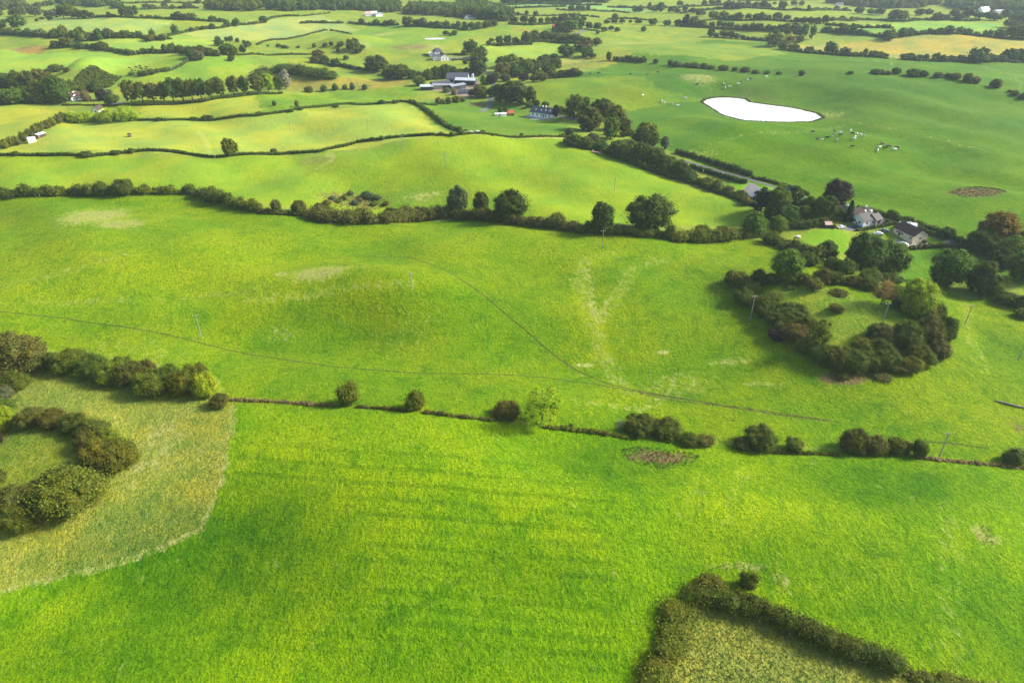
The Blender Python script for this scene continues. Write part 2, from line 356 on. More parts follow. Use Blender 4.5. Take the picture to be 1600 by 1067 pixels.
V = np.vstack([V, [[0, 0, GZ[:, 0].mean()]]])
tri = np.stack([A[:, 0], np.full(na, NV), B[:, 0]], -1)[:, ::-1]
ext = lambda a: np.concatenate([a, a[-1:]])
g = NT('ground_turf')
pos = g.pos()
col = g.attr('field', 'Color'); a_rank = g.attr('rank'); a_dry = g.attr('dry'); a_soil = g.attr('soil'); a_lush_shade = g.attr('lush_shade'); a_mud = g.attr('mud')
st = g.n.new('ShaderNodeMapping'); st.inputs['Rotation'].default_value = (0, 0, radians(32)); st.inputs['Scale'].default_value = (1, .68, 1)
g.t.links.new(pos, st.inputs[0]); spos = st.outputs[0]
n_big = g.noise(pos, .026, 4, .6); n_mid = g.noise(pos, .11, 4, .6); n_clump = g.noise(spos, 1.15, 4, .7, .3); n_fine = g.noise(spos, 3.4, 3, .7, .2); n_tuft = g.noise(spos, .33, 3, .6, .8)
n_dry = g.noise(spos, .55, 4, .7)
c = col
c = g.mix(g.remap(n_big, .38, .62, 0, .95), c, g.mix(1.0, c, (1.48, 1.14, .8), 'MULTIPLY'))
c = g.mix(g.remap(n_mid, .45, .68, 0, g.remap(a_rank, .1, .5, .2, .75)), c, g.mix(1.0, c, (.60, .80, .7), 'MULTIPLY'))
c = g.mix(g.math('MULTIPLY', a_lush_shade, g.remap(n_mid, .25, .6, .6, 1.0)), c, g.mix(1.0, c, (.36, .56, .5), 'MULTIPLY'))
c = g.mix(g.math('MULTIPLY', g.attr('pale'), g.remap(n_mid, .3, .65, .5, 1.0)), c, g.mix(1.0, c, (1.5, 1.26, 2.0), 'MULTIPLY'))
n_gz = g.noise(pos, .24, 2, .5, .6)
c = g.mix(g.math('MULTIPLY', g.remap(n_gz, .60, .66), g.remap(a_rank, .2, .5, 0, .55)), c, g.mix(1.0, c, (.60, .78, .7), 'MULTIPLY'))
k_cl = g.remap(n_clump, .42, .62, 0, 1)
c = g.mix(g.math('MULTIPLY', k_cl, g.remap(a_rank, .1, .6, .3, .9)), c, g.mix(1.0, c, (1.52, 1.30, 1.1), 'MULTIPLY'))
c = g.mix(g.remap(n_fine, .46, .62, 0, g.remap(a_rank, .1, .5, .4, .95)), c, g.mix(1.0, c, (.34, .48, .35), 'MULTIPLY'))
c = g.mix(g.remap(n_tuft, .50, .66, 0, g.remap(a_rank, .1, .6, .1, .5)), c, g.mix(1.0, c, (.50, .70, .5), 'MULTIPLY'))
# straw
straw = g.mix(n_fine, (.40, .385, .14), (.22, .26, .05))
dk = g.math('ADD', a_dry, g.math('MULTIPLY', a_rank, .30))
c = g.mix(g.remap(g.math('ADD', dk, g.math('MULTIPLY', g.math('SUBTRACT', n_dry, .5), 2.2)), .32, 1.05, 0, .8), c, straw)
brown = g.mix(g.remap(n_clump, .3, .7), (.075, .05, .028), (.20, .125, .06))
c = g.mix(g.remap(g.math('ADD', a_soil, g.math('MULTIPLY', g.math('SUBTRACT', n_dry, .5), 1.6)), .32, .75, 0, .9), c, brown)
c = g.mix(g.remap(g.math('ADD', a_mud, g.math('MULTIPLY', g.math('SUBTRACT', n_clump, .5), 1.5)), .3, .8, 0, .8), c, (.055, .045, .022))
g.set(g.b.inputs['Base Color'], c); g.b.inputs['Roughness'].default_value = .85; g.b.inputs['Specular IOR Level'].default_value = .04; g.b.inputs['Sheen Weight'].default_value = .03; g.b.inputs['Sheen Roughness'].default_value = .45; g.b.inputs['Sheen Tint'].default_value = (.75, 1, .3, 1)
hgt = g.math('ADD', g.math('MULTIPLY', n_clump, g.remap(a_rank, 0, 1, .25, .9, False)), g.math('ADD', g.math('MULTIPLY', n_fine, .16), g.math('MULTIPLY', n_tuft, .5)))
bp = g.node('ShaderNodeBump', Height=hgt, Distance=1.0, Strength=.9); g.set(g.b.inputs['Normal'], bp.outputs[0])
gme = np_mesh('ground', V, [quads, tri], [g.m], {'field': np.vstack([fcol, fcol[-1:]]), 'rank': ext(rank), 'dry': ext(dry), 'soil': ext(soil), 'lush_shade': ext(lush_shade), 'pale': ext(pale), 'mud': ext(mud)}, smooth=True)
ground = tag(link('ground', gme), kind='structure')
# ponds
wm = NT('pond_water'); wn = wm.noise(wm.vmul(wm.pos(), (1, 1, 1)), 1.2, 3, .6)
wm.b.inputs['Base Color'].default_value = (.78, .79, .79, 1); wm.b.inputs['Roughness'].default_value = .06; wm.b.inputs['IOR'].default_value = 1.5; wm.b.inputs['Specular IOR Level'].default_value = .9  # near-white base colour paints the sky's glare into the water
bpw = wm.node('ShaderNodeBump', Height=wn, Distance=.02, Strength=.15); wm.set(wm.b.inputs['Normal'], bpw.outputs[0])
def smooth_poly(xy, n=4):
    q = np.asarray(xy)
    for _ in range(2):
        nx = np.roll(q, -1, 0); q = np.stack([q*.75+nx*.25, q*.25+nx*.75], 1).reshape(-1, 2)
    return q
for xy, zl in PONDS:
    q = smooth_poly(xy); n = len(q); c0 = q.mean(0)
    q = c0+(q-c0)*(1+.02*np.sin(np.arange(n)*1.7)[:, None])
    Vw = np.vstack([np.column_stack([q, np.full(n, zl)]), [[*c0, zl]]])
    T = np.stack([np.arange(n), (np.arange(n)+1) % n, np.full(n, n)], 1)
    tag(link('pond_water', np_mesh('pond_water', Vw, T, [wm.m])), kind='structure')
# haze
hz = NT('haze_air'); hz.n.remove(hz.b)
pv = hz.n.new('ShaderNodeVolumePrincipled'); pv.inputs['Color'].default_value = (.70, .84, 1, 1); pv.inputs['Density'].default_value = .00008; pv.inputs['Anisotropy'].default_value = .2
hz.t.links.new(pv.outputs[0], hz.out.inputs['Volume'])
x0, x1, y0, y1, z0, z1 = -7700, 7700, -7700, 7700, float(GZ.min())-1.5, CAMH+8
Vb = [(x, y, z) for z in (z0, z1) for y in (y0, y1) for x in (x0, x1)]
Fb = np.array([(0, 2, 3, 1), (4, 5, 7, 6), (0, 1, 5, 4), (2, 6, 7, 3), (0, 4, 6, 2), (1, 3, 7, 5)])
HAZE = tag(link('haze', np_mesh('haze', np.array(Vb), Fb, [hz.m])), kind='stuff')
# ------------------------------------------------------------------ foliage
def foliage_mat():
    m = NT('foliage')
    oi = m.n.new('ShaderNodeObjectInfo'); v = m.attr('v')
    base = oi.outputs['Color']
    pos = m.pos(); n1 = m.noise(pos, .30, 3, .6); n2 = m.noise(pos, 1.3, 2, .6)
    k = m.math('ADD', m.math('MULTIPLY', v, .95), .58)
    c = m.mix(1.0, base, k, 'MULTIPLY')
    c = m.mix(m.remap(n1, .45, .68, 0, .7), c, m.mix(1.0, c, (1.22, 1.0, .65), 'MULTIPLY'))     # autumn tint in patches
    c = m.mix(m.remap(n1, .28, .45, .55, 0), c, m.mix(1.0, c, (.8, 1.2, .9), 'MULTIPLY'))
    c = m.mix(m.remap(n2, .45, .7, 0, .5), c, m.mix(1.0, c, (1.38, 1.34, 1.0), 'MULTIPLY'))
    m.set(m.b.inputs['Base Color'], c); m.b.inputs['Roughness'].default_value = .62; m.b.inputs['Specular IOR Level'].default_value = .06
    tr = m.node('ShaderNodeBsdfTranslucent'); m.set(tr.inputs[0], m.mix(1.0, c, (1.2, 1.25, .7), 'MULTIPLY'))
    ms = m.n.new('ShaderNodeMixShader'); ms.inputs[0].default_value = .22
    m.t.links.new(m.b.outputs[0], ms.inputs[1]); m.t.links.new(tr.outputs[0], ms.inputs[2]); m.t.links.new(ms.outputs[0], m.out.inputs[0])
    return m.m
FOL = foliage_mat()
BARK = simple_mat('bark', (.075, .06, .045), .9, var=.35, scale=3)
BARKG = simple_mat('bark_grey', (.20, .18, .15), .9, var=.3, scale=3)
def _ico():
    t = (1+5**.5)/2
    v = [(-1,t,0),(1,t,0),(-1,-t,0),(1,-t,0),(0,-1,t),(0,1,t),(0,-1,-t),(0,1,-t),(t,0,-1),(t,0,1),(-t,0,-1),(-t,0,1)]
    f = [(0,11,5),(0,5,1),(0,1,7),(0,7,10),(0,10,11),(1,5,9),(5,11,4),(11,10,2),(10,7,6),(7,1,8),(3,9,4),(3,4,2),(3,2,6),(3,6,8),(3,8,9),(4,9,5),(2,4,11),(6,2,10),(8,6,7),(9,8,1)]
    v = [np.array(a, float)/np.linalg.norm(a) for a in v]; nf = []; cache = {}
    def mid(a, b):
        k = (min(a, b), max(a, b))
        if k not in cache:
            p = v[a]+v[b]; v.append(p/np.linalg.norm(p)); cache[k] = len(v)-1
        return cache[k]
    for a, b, c in f:
        x, y, z = mid(a, b), mid(b, c), mid(c, a); nf += [(a, x, z), (b, y, x), (c, z, y), (x, y, z)]
    return np.array(v), np.array(nf)
ICO_V, ICO_F = _ico()
def nrm(a): return a/(np.linalg.norm(a, axis=-1, keepdims=True)+1e-9)
def leaf_quads(Pc, N, size, R, spread=.8):
    n = len(Pc)
    nn = nrm(N+spread*R.normal(size=(n, 3))); t = nrm(np.cross(nn, R.normal(size=(n, 3)))); b = np.cross(nn, t)
    s = (size*(.6+.8*R.random(n)))[:, None] if np.ndim(size) == 0 else (size*(.6+.8*R.random(n)))[:, None]
    a = Pc+t*s*.62; c = Pc-t*s*.62; d = Pc+b*s*.42+t*s*.1*R.normal(size=(n, 1)); e = Pc-b*s*.42
    V = np.stack([a, d, c, e], 1).reshape(-1, 3); Fq = np.arange(4*n).reshape(n, 4)
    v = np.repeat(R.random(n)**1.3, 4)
    return V, Fq, v
def canopy(C, Rd, leaf, dens, R, floor=-1e9, hull=.84, up=.25, spread=.8, jag=.18):
    """lobes (centres C, radii Rd (n,3)) -> leaves over the outside of the lobes and a dark filling inside"""
    C = np.asarray(C, float); Rd = np.asarray(Rd, float); Vs, Fs, vs, off = [], [], [], 0
    allP, allN = [], []
    for i in range(len(C)):
        r = Rd[i]; area = 4*pi*((r[0]*r[1])**1.6/3+(r[0]*r[2])**1.6/3+(r[1]*r[2])**1.6/3)**(1/1.6)
        m = max(6, int(area*dens/(leaf*leaf)))
        u = nrm(R.normal(size=(m, 3))); u[:, 2] = np.where(u[:, 2] < -.7, -u[:, 2], u[:, 2])
        allP.append(C[i]+u*r*(1+jag*R.normal(size=(m, 1))*.6+.06)); allN.append(nrm(u/r+np.array([0, 0, up])/r.mean()))
    Pt = np.concatenate(allP); Nt = np.concatenate(allN); own = np.repeat(np.arange(len(C)), [len(a) for a in allP])
    keep = Pt[:, 2] > floor
    ordr = np.argsort(C[:, 0]); 
    for i in range(len(C)):
        sel = np.nonzero(keep & (abs(Pt[:, 0]-C[i, 0]) < Rd[i, 0]) & (abs(Pt[:, 1]-C[i, 1]) < Rd[i, 1]) & (own != i))[0]
        if len(sel):
            q = (((Pt[sel]-C[i])/Rd[i])**2).sum(1); keep[sel[q < .74]] = False
    Pt, Nt = Pt[keep], Nt[keep]
    V, Fq, v = leaf_quads(Pt, Nt, leaf, R, spread)
    n0 = len(V)
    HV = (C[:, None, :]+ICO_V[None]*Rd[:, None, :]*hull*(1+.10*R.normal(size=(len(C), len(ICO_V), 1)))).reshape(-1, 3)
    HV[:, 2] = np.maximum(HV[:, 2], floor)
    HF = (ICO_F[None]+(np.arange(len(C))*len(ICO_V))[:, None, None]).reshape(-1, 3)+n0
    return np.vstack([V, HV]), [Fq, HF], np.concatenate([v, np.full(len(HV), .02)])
def tube(pts, rad, k=7):
    pts = np.asarray(pts, float); n = len(pts); V = []
    for i in range(n):
        t = nrm(pts[min(i+1, n-1)]-pts[max(i-1, 0)]); a = np.array([1., 0, 0]) if abs(t[0]) < .8 else np.array([0, 1., 0])
        u = nrm(np.cross(t, a)); w = np.cross(t, u); th = np.arange(k)*2*pi/k
        V.append(pts[i]+rad[i]*(np.cos(th)[:, None]*u+np.sin(th)[:, None]*w))
    V = np.vstack(V); Fq = [(i*k+j, i*k+(j+1) % k, (i+1)*k+(j+1) % k, (i+1)*k+j) for i in range(n-1) for j in range(k)]
    top = len(V); V = np.vstack([V, pts[-1:], pts[:1]])
    T = [((n-1)*k+j, (n-1)*k+(j+1) % k, top) for j in range(k)]+[((j+1) % k, j, top+1) for j in range(k)]
    return V, np.array(Fq), np.array(T)
def joinm(parts):
    """[(V, [F...])...] -> V, [F by size]"""
    Vs, by, off = [], {}, 0
    for V, Fl in parts:
        for f in (Fl if isinstance(Fl, (list, tuple)) else [Fl]):
            f = np.asarray(f)
            if len(f): by.setdefault(f.shape[1], []).append(f+off)
        Vs.append(V); off += len(V)
    return np.vstack(Vs), [np.vstack(by[k]) for k in sorted(by)]
def trunk_mesh(h, r, R, limbs=6, reach=3.5, top=.8, crown0=.3):
    parts = []
    p = [np.array([0, 0, -.3])]; n = 6
    for i in range(1, n): p.append(np.array([R.normal()*.12*i/n*2, R.normal()*.12*i/n*2, h*top*i/(n-1)]))
    rr = [r*1.25]+[r*(1-.8*i/(n-1)) for i in range(1, n)]
    V, q, t = tube(p, rr, 8); parts.append((V, [q, t]))
    for k in range(limbs):
        z = h*(crown0+.45*k/limbs); a = k*2.4+R.random(); e = reach*(.6+.5*R.random())
        s = np.array([0, 0, z]); m = s+np.array([cos(a)*e*.5, sin(a)*e*.5, e*.35]); f = s+np.array([cos(a)*e, sin(a)*e, e*.9])
        V, q, t = tube([s, m, f], [r*.42, r*.28, r*.1], 6); parts.append((V, [q, t]))
    return joinm(parts)
def crown_lobes(rx, z0, z1, n, R, lr=(.24, .38), shape='round'):
    """lumpy crown between z0 and z1, half-width rx"""
    C, Rd = [], []
    zc, rz = (z0+z1)/2, (z1-z0)/2
    C.append((0, 0, zc)); Rd.append((rx*.66, rx*.66, rz*.68))
    if shape == 'round':
        for q in range(4):
            a = q*1.57+R.normal()*.5; e = rx*(.42+.16*R.random()); f = rx*(.42+.16*R.random())
            C.append((cos(a)*e, sin(a)*e, zc+rz*R.uniform(-.35, .45))); Rd.append((f, f, min(f, rz*.55)))
    i = 0
    while len(C) < n:
        i += 1
        u = nrm(R.normal(size=3))
        if shape == 'cone':
            t = R.random()**.8; z = z0+(z1-z0)*t; rad = rx*(1-t)*.82+.1; a = R.random()*2*pi
            r = rx*(.30-.16*t)*(1+.3*R.random()); C.append((cos(a)*rad*.8, sin(a)*rad*.8, z)); Rd.append((r*1.15, r*1.15, r)); continue
        if shape == 'round' and u[2] < -.85: continue
        f = rx*(lr[0]+(lr[1]-lr[0])*R.random()); k = .80+.34*R.random()
        C.append((u[0]*(rx-f)*k, u[1]*(rx-f)*k, zc+u[2]*(rz-f*.8)*k)); Rd.append((f, f, f*(.8+.25*R.random())))
    return np.array(C), np.array(Rd)
PROTO = {}
def make_proto(kind, var, lod):
    R = np.random.default_rng(hash((len(kind), kind[0] == 'b', var)) % 1000+len(kind)*17+var*3+ord(kind[0]))
    leaf = {-1: .27, 0: .38, 1: .62, 2: 1.15}[lod]
    if kind == 'round':  h, D, z0, n, cap = 12., 11., -.3, 95, 'round'
    elif kind == 'tall': h, D, z0, n, cap = 15., 9., -.2, 90, 'round'
    elif kind == 'row':  h, D, z0, n, cap = 13., 9., 1.5, 60, 'round'
    elif kind == 'cone': h, D, z0, n, cap = 12., 5.5, .5, 60, 'cone'
    elif kind == 'sparse': h, D, z0, n, cap = 10., 10.5, .2, 44, 'round'
    elif kind == 'bush': h, D, z0, n, cap = 4.2, 5.4, -.6, 24, 'round'
    elif kind == 'bigbush': h, D, z0, n, cap = 6.5, 10.5, -1., 46, 'round'
    elif kind == 'low': h, D, z0, n, cap = 1.6, 5., -.8, 22, 'round'
    if lod == 2: n = int(n*.45)
    C, Rd = crown_lobes(D/2, z0, h, n, R, (.26, .42) if kind in ('bush', 'low') else ((.17, .30) if kind == 'bigbush' else (.15, .27)), cap)
    if kind == 'sparse':
        C, Rd = C[1:], Rd[1:]*np.array([.9, .9, .75])
        V, Fl, v = canopy(C, Rd, leaf*.8, .6, R, hull=.5, jag=.6)
    elif kind in ('bush', 'bigbush', 'low'):
        V, Fl, v = canopy(C, Rd, leaf*.85, .8, R, floor=-.25, hull=.86, jag=.42)
    else:
        V, Fl, v = canopy(C, Rd, leaf, .85, R, hull=.76, jag=.35)
    ro = np.hypot(V[:, 0], V[:, 1]); D2 = 2*np.percentile(ro, 98.5); h2 = np.percentile(V[:, 2], 99.7)
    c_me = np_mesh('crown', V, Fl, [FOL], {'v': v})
    tr = None
    if kind not in ('bush', 'bigbush', 'low'):
        lim = {'sparse': 11, 'cone': 0}.get(kind, 6)
        Vt, Ft = trunk_mesh(h, {'cone': .2, 'sparse': .26}.get(kind, .38), R, lim, D*.33, .82, .28)
        if lod == 2:
            Vt, Ft = joinm([(lambda a: (a[0], [a[1], a[2]]))(tube([(0, 0, -.3), (0, 0, h*.5)], [.42, .2], 5))])
        tr = np_mesh('trunk', Vt, Ft, [BARK])
    return c_me, tr, D2, h2
NAMES = {'round': 'broadleaf_tree', 'tall': 'tall_tree', 'row': 'parkland_tree', 'cone': 'conifer_tree', 'sparse': 'thin_leaved_tree', 'bush': 'hawthorn_bush', 'bigbush': 'hawthorn_bush', 'low': 'low_bush'}
CC = dict(D=(0.068,0.113,0.017), M=(0.097,0.162,0.017), O=(0.120,0.146,0.014), B=(0.105,0.113,0.022), Y=(0.251,0.327,0.015), P=(0.045,0.032,0.027), R=(.165,.125,.016), S=(0.312,0.338,0.257), G=(0.101,0.133,0.058), C=(0.025,0.048,0.019), T=(0.218,0.177,0.070), L=(0.237,0.342,0.015), H=(0.088,0.118,0.015))
ADJ = dict(D='dark green', M='mid green', O='olive', B='brownish', Y='yellow green', P='purple leaved', R='orange tinted', S='silvery', G='grey green', C='blackish green', T='tan', L='light green', H='dark olive')
ORD = 'first second third fourth fifth sixth seventh eighth ninth tenth eleventh twelfth thirteenth fourteenth fifteenth sixteenth seventeenth eighteenth nineteenth twentieth'.split()
for k in range(1, 10): ORD.append('twenty-'+ORD[k-1])
ORD.append('thirtieth')
for k in range(1, 10): ORD.append('thirty-'+ORD[k-1])
N_TREE = [0, 0]; 
DEFER = []
def plant(px, py, w, h, kind, col, label, group=None, cat=None):
    if kind not in ('bush', 'low'): DEFER.append((px, py, w, h, kind, col, label, group)); return
    plant_now(px, py, w, h, kind, col, label, group, cat)
def plant_now(px, py, w, h, kind, col, label, group=None, cat=None, merge=None):
    base = P(px, py); s = float(ppm(base)); a = vang(base)
    D = w/s
    if kind in ('bush', 'low'):
        base = P(px, py-.5*w*sin(a)*.72); s = float(ppm(base)); D = w/s
        Hh = max((h/s-.55*D*sin(a))/cos(a), .38*D if kind == 'bush' else .15*D)
    else:
        base = P(px, py-.12*w*sin(a)); s = float(ppm(base)); D = w/s
        Hh = max((h/s-.30*D*sin(a))/cos(a), .6*D)
    lod = -1 if s > 4.4 else (0 if s > 2.6 else (1 if s > 1.55 else 2))
    if kind == 'bush' and D > 7.5: kind = 'bigbush'
    var = int(rng.integers(0, 4 if kind in ('round', 'bush', 'tall') else 3)); key = (kind, var, lod)
    if key not in PROTO: PROTO[key] = make_proto(*key)
    cme, tme, D2, h2 = PROTO[key]
    if abs(px-800) > 900: pass
    col4 = tuple(float(x) for x in np.array(CC[col])*(.86+.28*rng.random())*(1+.06*rng.normal(size=3)))+(1,)
    rz = float(rng.random()*6.28); sc = (D/D2, D/D2, Hh/h2)
    if merge is not None: merge.append((cme, base, rz, sc, col4[:3])); return
    if kind in ('bush', 'bigbush', 'low'):
        o = link(NAMES[kind], cme, loc=base); o.rotation_euler.z = rz; o.scale = sc; o.color = col4
        tag(o, label, cat or 'bush', group); N_TREE[1] += 1; return o
    r = link(NAMES[kind], None, loc=base); r.rotation_euler.z = rz; r.scale = sc
    tag(r, label, cat or 'tree', group); N_TREE[0] += 1
    c = link('crown', cme, r); c.color = col4; link('trunk', tme, r)
    return r
def settle_trees(limit=296):
    order = sorted(DEFER, key=lambda d: -d[2]*d[3])
    for d in order[:limit]: plant_now(*d)
    rest = []
    for d in order[limit:]: plant_now(*d[:6], d[6], d[7], merge=rest)
    if not rest: return
    parts, vs = [], []
    for me, b, rz, sc, c in rest:
        n = len(me.vertices); co = np.empty(n*3, np.float32); me.vertices.foreach_get('co', co); co = co.reshape(-1, 3)*np.array(sc)
        co = np.column_stack([co[:, 0]*cos(rz)-co[:, 1]*sin(rz), co[:, 0]*sin(rz)+co[:, 1]*cos(rz), co[:, 2]])+b
        v = np.empty(n, np.float32); me.attributes['v'].data.foreach_get('value', v); vs.append(np.clip(v*.8+.35*(sum(c)/.16-1), 0, 1.4))
        k = len(me.loops); li = np.empty(k, np.int32); me.loops.foreach_get('vertex_index', li)
        nq = sum(1 for p in me.polygons if p.loop_total == 4); parts.append((co, [li[:nq*4].reshape(-1, 4), li[nq*4:].reshape(-1, 3)]))
    V, Fl = joinm(parts); Fl = Fl[::-1]
    o = link('distant_trees', np_mesh('distant_trees', V, Fl, [FOL], {'v': np.concatenate(vs)})); o.color = (*CC['D'], 1)
    tag(o, 'small far off hedgerow trees dotted across the distant fields', None, None, 'stuff')
USED = {}
def plants(where, spec, kind='bush', col='O', group=None, noun=None):
    """spec: 'x,y,w,h[,colour][,kind]; ...' one row or cluster; labels say colour, size, place and order"""
    items = []
    for it in spec.split(';'):
        p = [q.strip() for q in it.split(',')]
        if len(p) < 4: continue
        x, y, w, h = map(float, p[:4]); c, k = col, kind
        for q in p[4:]:
            if q in CC: c = q
            elif q: k = q
        items.append([x, y, w*(1.2 if y < 128 else 1.0), h, c, k])
    items.sort(key=lambda i: i[0])
    cnt = {}
    for x, y, w, h, c, k in items:
        nn = noun or {'bush': 'bush', 'low': 'low bush', 'cone': 'conifer', 'sparse': 'thin leaved tree', 'tall': 'tall tree', 'row': 'tree', 'round': 'round tree'}[k]
        cnt[(c, nn)] = cnt.get((c, nn), 0)+1
    seen = {}
    for x, y, w, h, c, k in items:
        nn = noun or {'bush': 'bush', 'low': 'low bush', 'cone': 'conifer', 'sparse': 'thin leaved tree', 'tall': 'tall tree', 'row': 'tree', 'round': 'round tree'}[k]
        seen[(c, nn)] = seen.get((c, nn), 0)+1
        t = f"{ADJ[c]} {nn} {where}"
        if cnt[(c, nn)] > 1:
            t += f", {ORD[seen[(c, nn)]-1]} from left"
        plant(x, y, w, h, k, c, t, group)
def hedge(label, pts, hm, wm, col='O', name='hedge', rough=.35, lean=0, gap=0, cat='hedge', group=None, top=None, lsz=1.0, dome=0):
    """one continuous hedge draped along a line on the ground"""
    w = PL(pts); w0 = w[:, :2]
    seg = np.hypot(*(w0[1:]-w0[:-1]).T); cum = np.concatenate([[0], np.cumsum(seg)]); Lh = cum[-1]
    step = max(wm*.42, .5); n = max(3, int(Lh/step))
    s = np.linspace(0, Lh, n); x = np.interp(s, cum, w0[:, 0]); y = np.interp(s, cum, w0[:, 1])
    R = np.random.default_rng(int(abs(x[0]*13+y[0]*7)) % 99991)
    org = np.array([x[n//2], y[n//2], zat(x[n//2], y[n//2])[0]])
    sc = float(ppm(org)); leaf = max(.27, .95/(sc*.64))*lsz
    C, Rd = [], []
    ph = R.random()*9
    for i in range(n):
        if gap and R.random() < gap: continue
        k = 1+rough*(.55*math.sin(s[i]/(2.2*hm)+ph)*math.sin(s[i]/(5*hm)+ph*2)+.55*R.normal())
        k = min(max(k, .45), 1.7); dm = (1-dome)+dome*max(0, math.sin(pi*min(max(s[i]/Lh, .02), .98)))**.5
        hh = hm*k*dm; r = wm*.5*dm*(1+.22*R.normal()*min(1, rough*3))
        r = max(r, wm*.28)
        xx, yy = x[i]+R.normal()*wm*.1, y[i]+R.normal()*wm*.1
        z = zat(xx, yy)[0]
        C.append((xx, yy, z+hh*.42)); Rd.append((r, r, hh*.56))
        if hm > 2.2 and rough > .12:
            for q in range(2):
                a = R.random()*6.28; e = r*.55
                C.append((xx+cos(a)*e, yy+sin(a)*e, z+hh*(.55+.3*R.random()))); Rd.append((r*.52, r*.52, hh*.24))
    if not C: return
    C = np.array(C)-org; Rd = np.array(Rd)
    V, Fl, v = canopy(C, Rd, leaf, .75, R, hull=.86, jag=.35 if rough > .12 else .12)
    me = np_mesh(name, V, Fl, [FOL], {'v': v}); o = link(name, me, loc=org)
    o.color = tuple(float(q) for q in np.array(CC[col])*(.9+.2*R.random()))+(1,)
    tag(o, label, cat, group); return o
def thicket(label, poly, hm, rm, col, name, cat=None, kind='stuff', dens=1.0, group=None):
    """a mass of wood or scrub over an area, its trees not to be told apart"""
    w = PL(poly)[:, :2]; R = np.random.default_rng(int(abs(w[0, 0]*3+w[0, 1])) % 9973)
    ar = 0.5*abs(np.dot(w[:, 0], np.roll(w[:, 1], 1))-np.dot(w[:, 1], np.roll(w[:, 0], 1)))
    n = int(min(1400, max(12, dens*ar/(rm*rm*2.0))))
    P2 = []
    while len(P2) < n:
        q = w.min(0)+R.random((n*3, 2))*(w.max(0)-w.min(0)); q = q[pip(w, q[:, 0], q[:, 1])]; P2 += list(q)
    P2 = np.array(P2[:n]); z = zat(P2[:, 0], P2[:, 1]); hh = hm*(.55+.7*R.random(n)); r = rm*(.7+.6*R.random(n))
    org = np.array([*P2.mean(0), z.mean()])
    C = np.column_stack([P2, z+hh*.58])-org; Rd = np.column_stack([r, r, np.minimum(hh*.45, r*1.3)])
    lo = R.random(n) < .5; C = np.vstack([C, C[lo]-np.column_stack([np.zeros((lo.sum(), 2)), hh[lo]*.35])]); Rd = np.vstack([Rd, Rd[lo]*np.array([.9, .9, .8])])
    sc = float(ppm(org)); leaf = max(.45, 1.1/(sc*.64))
    V, Fl, v = canopy(C, Rd, leaf, .7, R, hull=.86, jag=.3)
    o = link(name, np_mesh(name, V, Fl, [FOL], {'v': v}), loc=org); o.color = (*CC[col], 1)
    tag(o, label, cat, group, kind); return o
# ------------------------------------------------------------------ hedges, trees and bushes, near to far
# bottom right rough field
hedge('broad pale olive bramble hedge along the left edge of the rough corner field', [(1082,930),(1066,955),(1048,990),(1030,1030),(1016,1085),(1000,1140)], 2.0, 6.0, 'O', rough=.3)
hedge('dark olive hawthorn hedge running from the corner along the rough tussocky field', [(1095,938),(1150,948),(1195,962),(1245,988),(1295,1008),(1345,1022),(1392,1040)], 3.3, 4.2, 'H', rough=.16)
hedge('low grey green bramble tail past the end of the rough field hedge', [(1418,1052),(1460,1064),(1510,1078),(1600,1095)], .9, 3.6, 'O', rough=.5)
plants('at the corner of the rough field', '1112,938,56,38,O;1082,945,28,24,Y', group='hedge corner bushes')
plants('standing alone behind the rough field hedge', '1168,926,34,36,O')
# bank between meadow and mid pasture
plants('on the grassy bank across the middle', '546,637,40,44,O;648,645,38,38,O;793,660,50,34,B;1001,686,62,38,H;1040,690,56,40,H;1076,700,34,26,H;1100,701,36,24,B;1186,708,60,46,H;1160,706,34,24,B;1240,709,34,28,O;1332,713,54,46,H;1366,714,40,38,B;1396,713,36,32,O;1412,712,24,26,B;1434,717,28,34,H;1580,729,38,34,H;892,670,9,9,H', group='bushes on the middle bank')
plant(847, 668, 66, 68, 'sparse', 'Y', 'thin yellow green tree with light showing through it on the bank', None)
hedge('low bank of dry brownish growth between the left hedge end and first bush', [(362,625),(410,627),(460,630),(520,634)], .7, 1.3, 'T', 'hedge_bank', .4)
hedge('low brownish bank growth between the two single bushes', [(560,636),(600,639),(640,643)], .7, 1.2, 'B', 'hedge_bank', .5)
hedge('low brownish bank growth left of the thin yellow tree', [(665,645),(710,651),(770,657)], .8, 1.3, 'B', 'hedge_bank', .5)
hedge('low bramble bank growth right of the thin yellow tree', [(850,668),(900,672),(945,678),(980,684)], .8, 1.4, 'O', 'hedge_bank', .5)
hedge('low brown bank growth between the dark bushes on the bank', [(1200,707),(1260,709),(1310,711)], .7, 1.3, 'B', 'hedge_bank', .5)
hedge('low pale bank growth running to the right edge of the meadow', [(1436,716),(1500,722),(1565,728),(1640,736)], .6, 1.3, 'T', 'hedge_bank', .5)
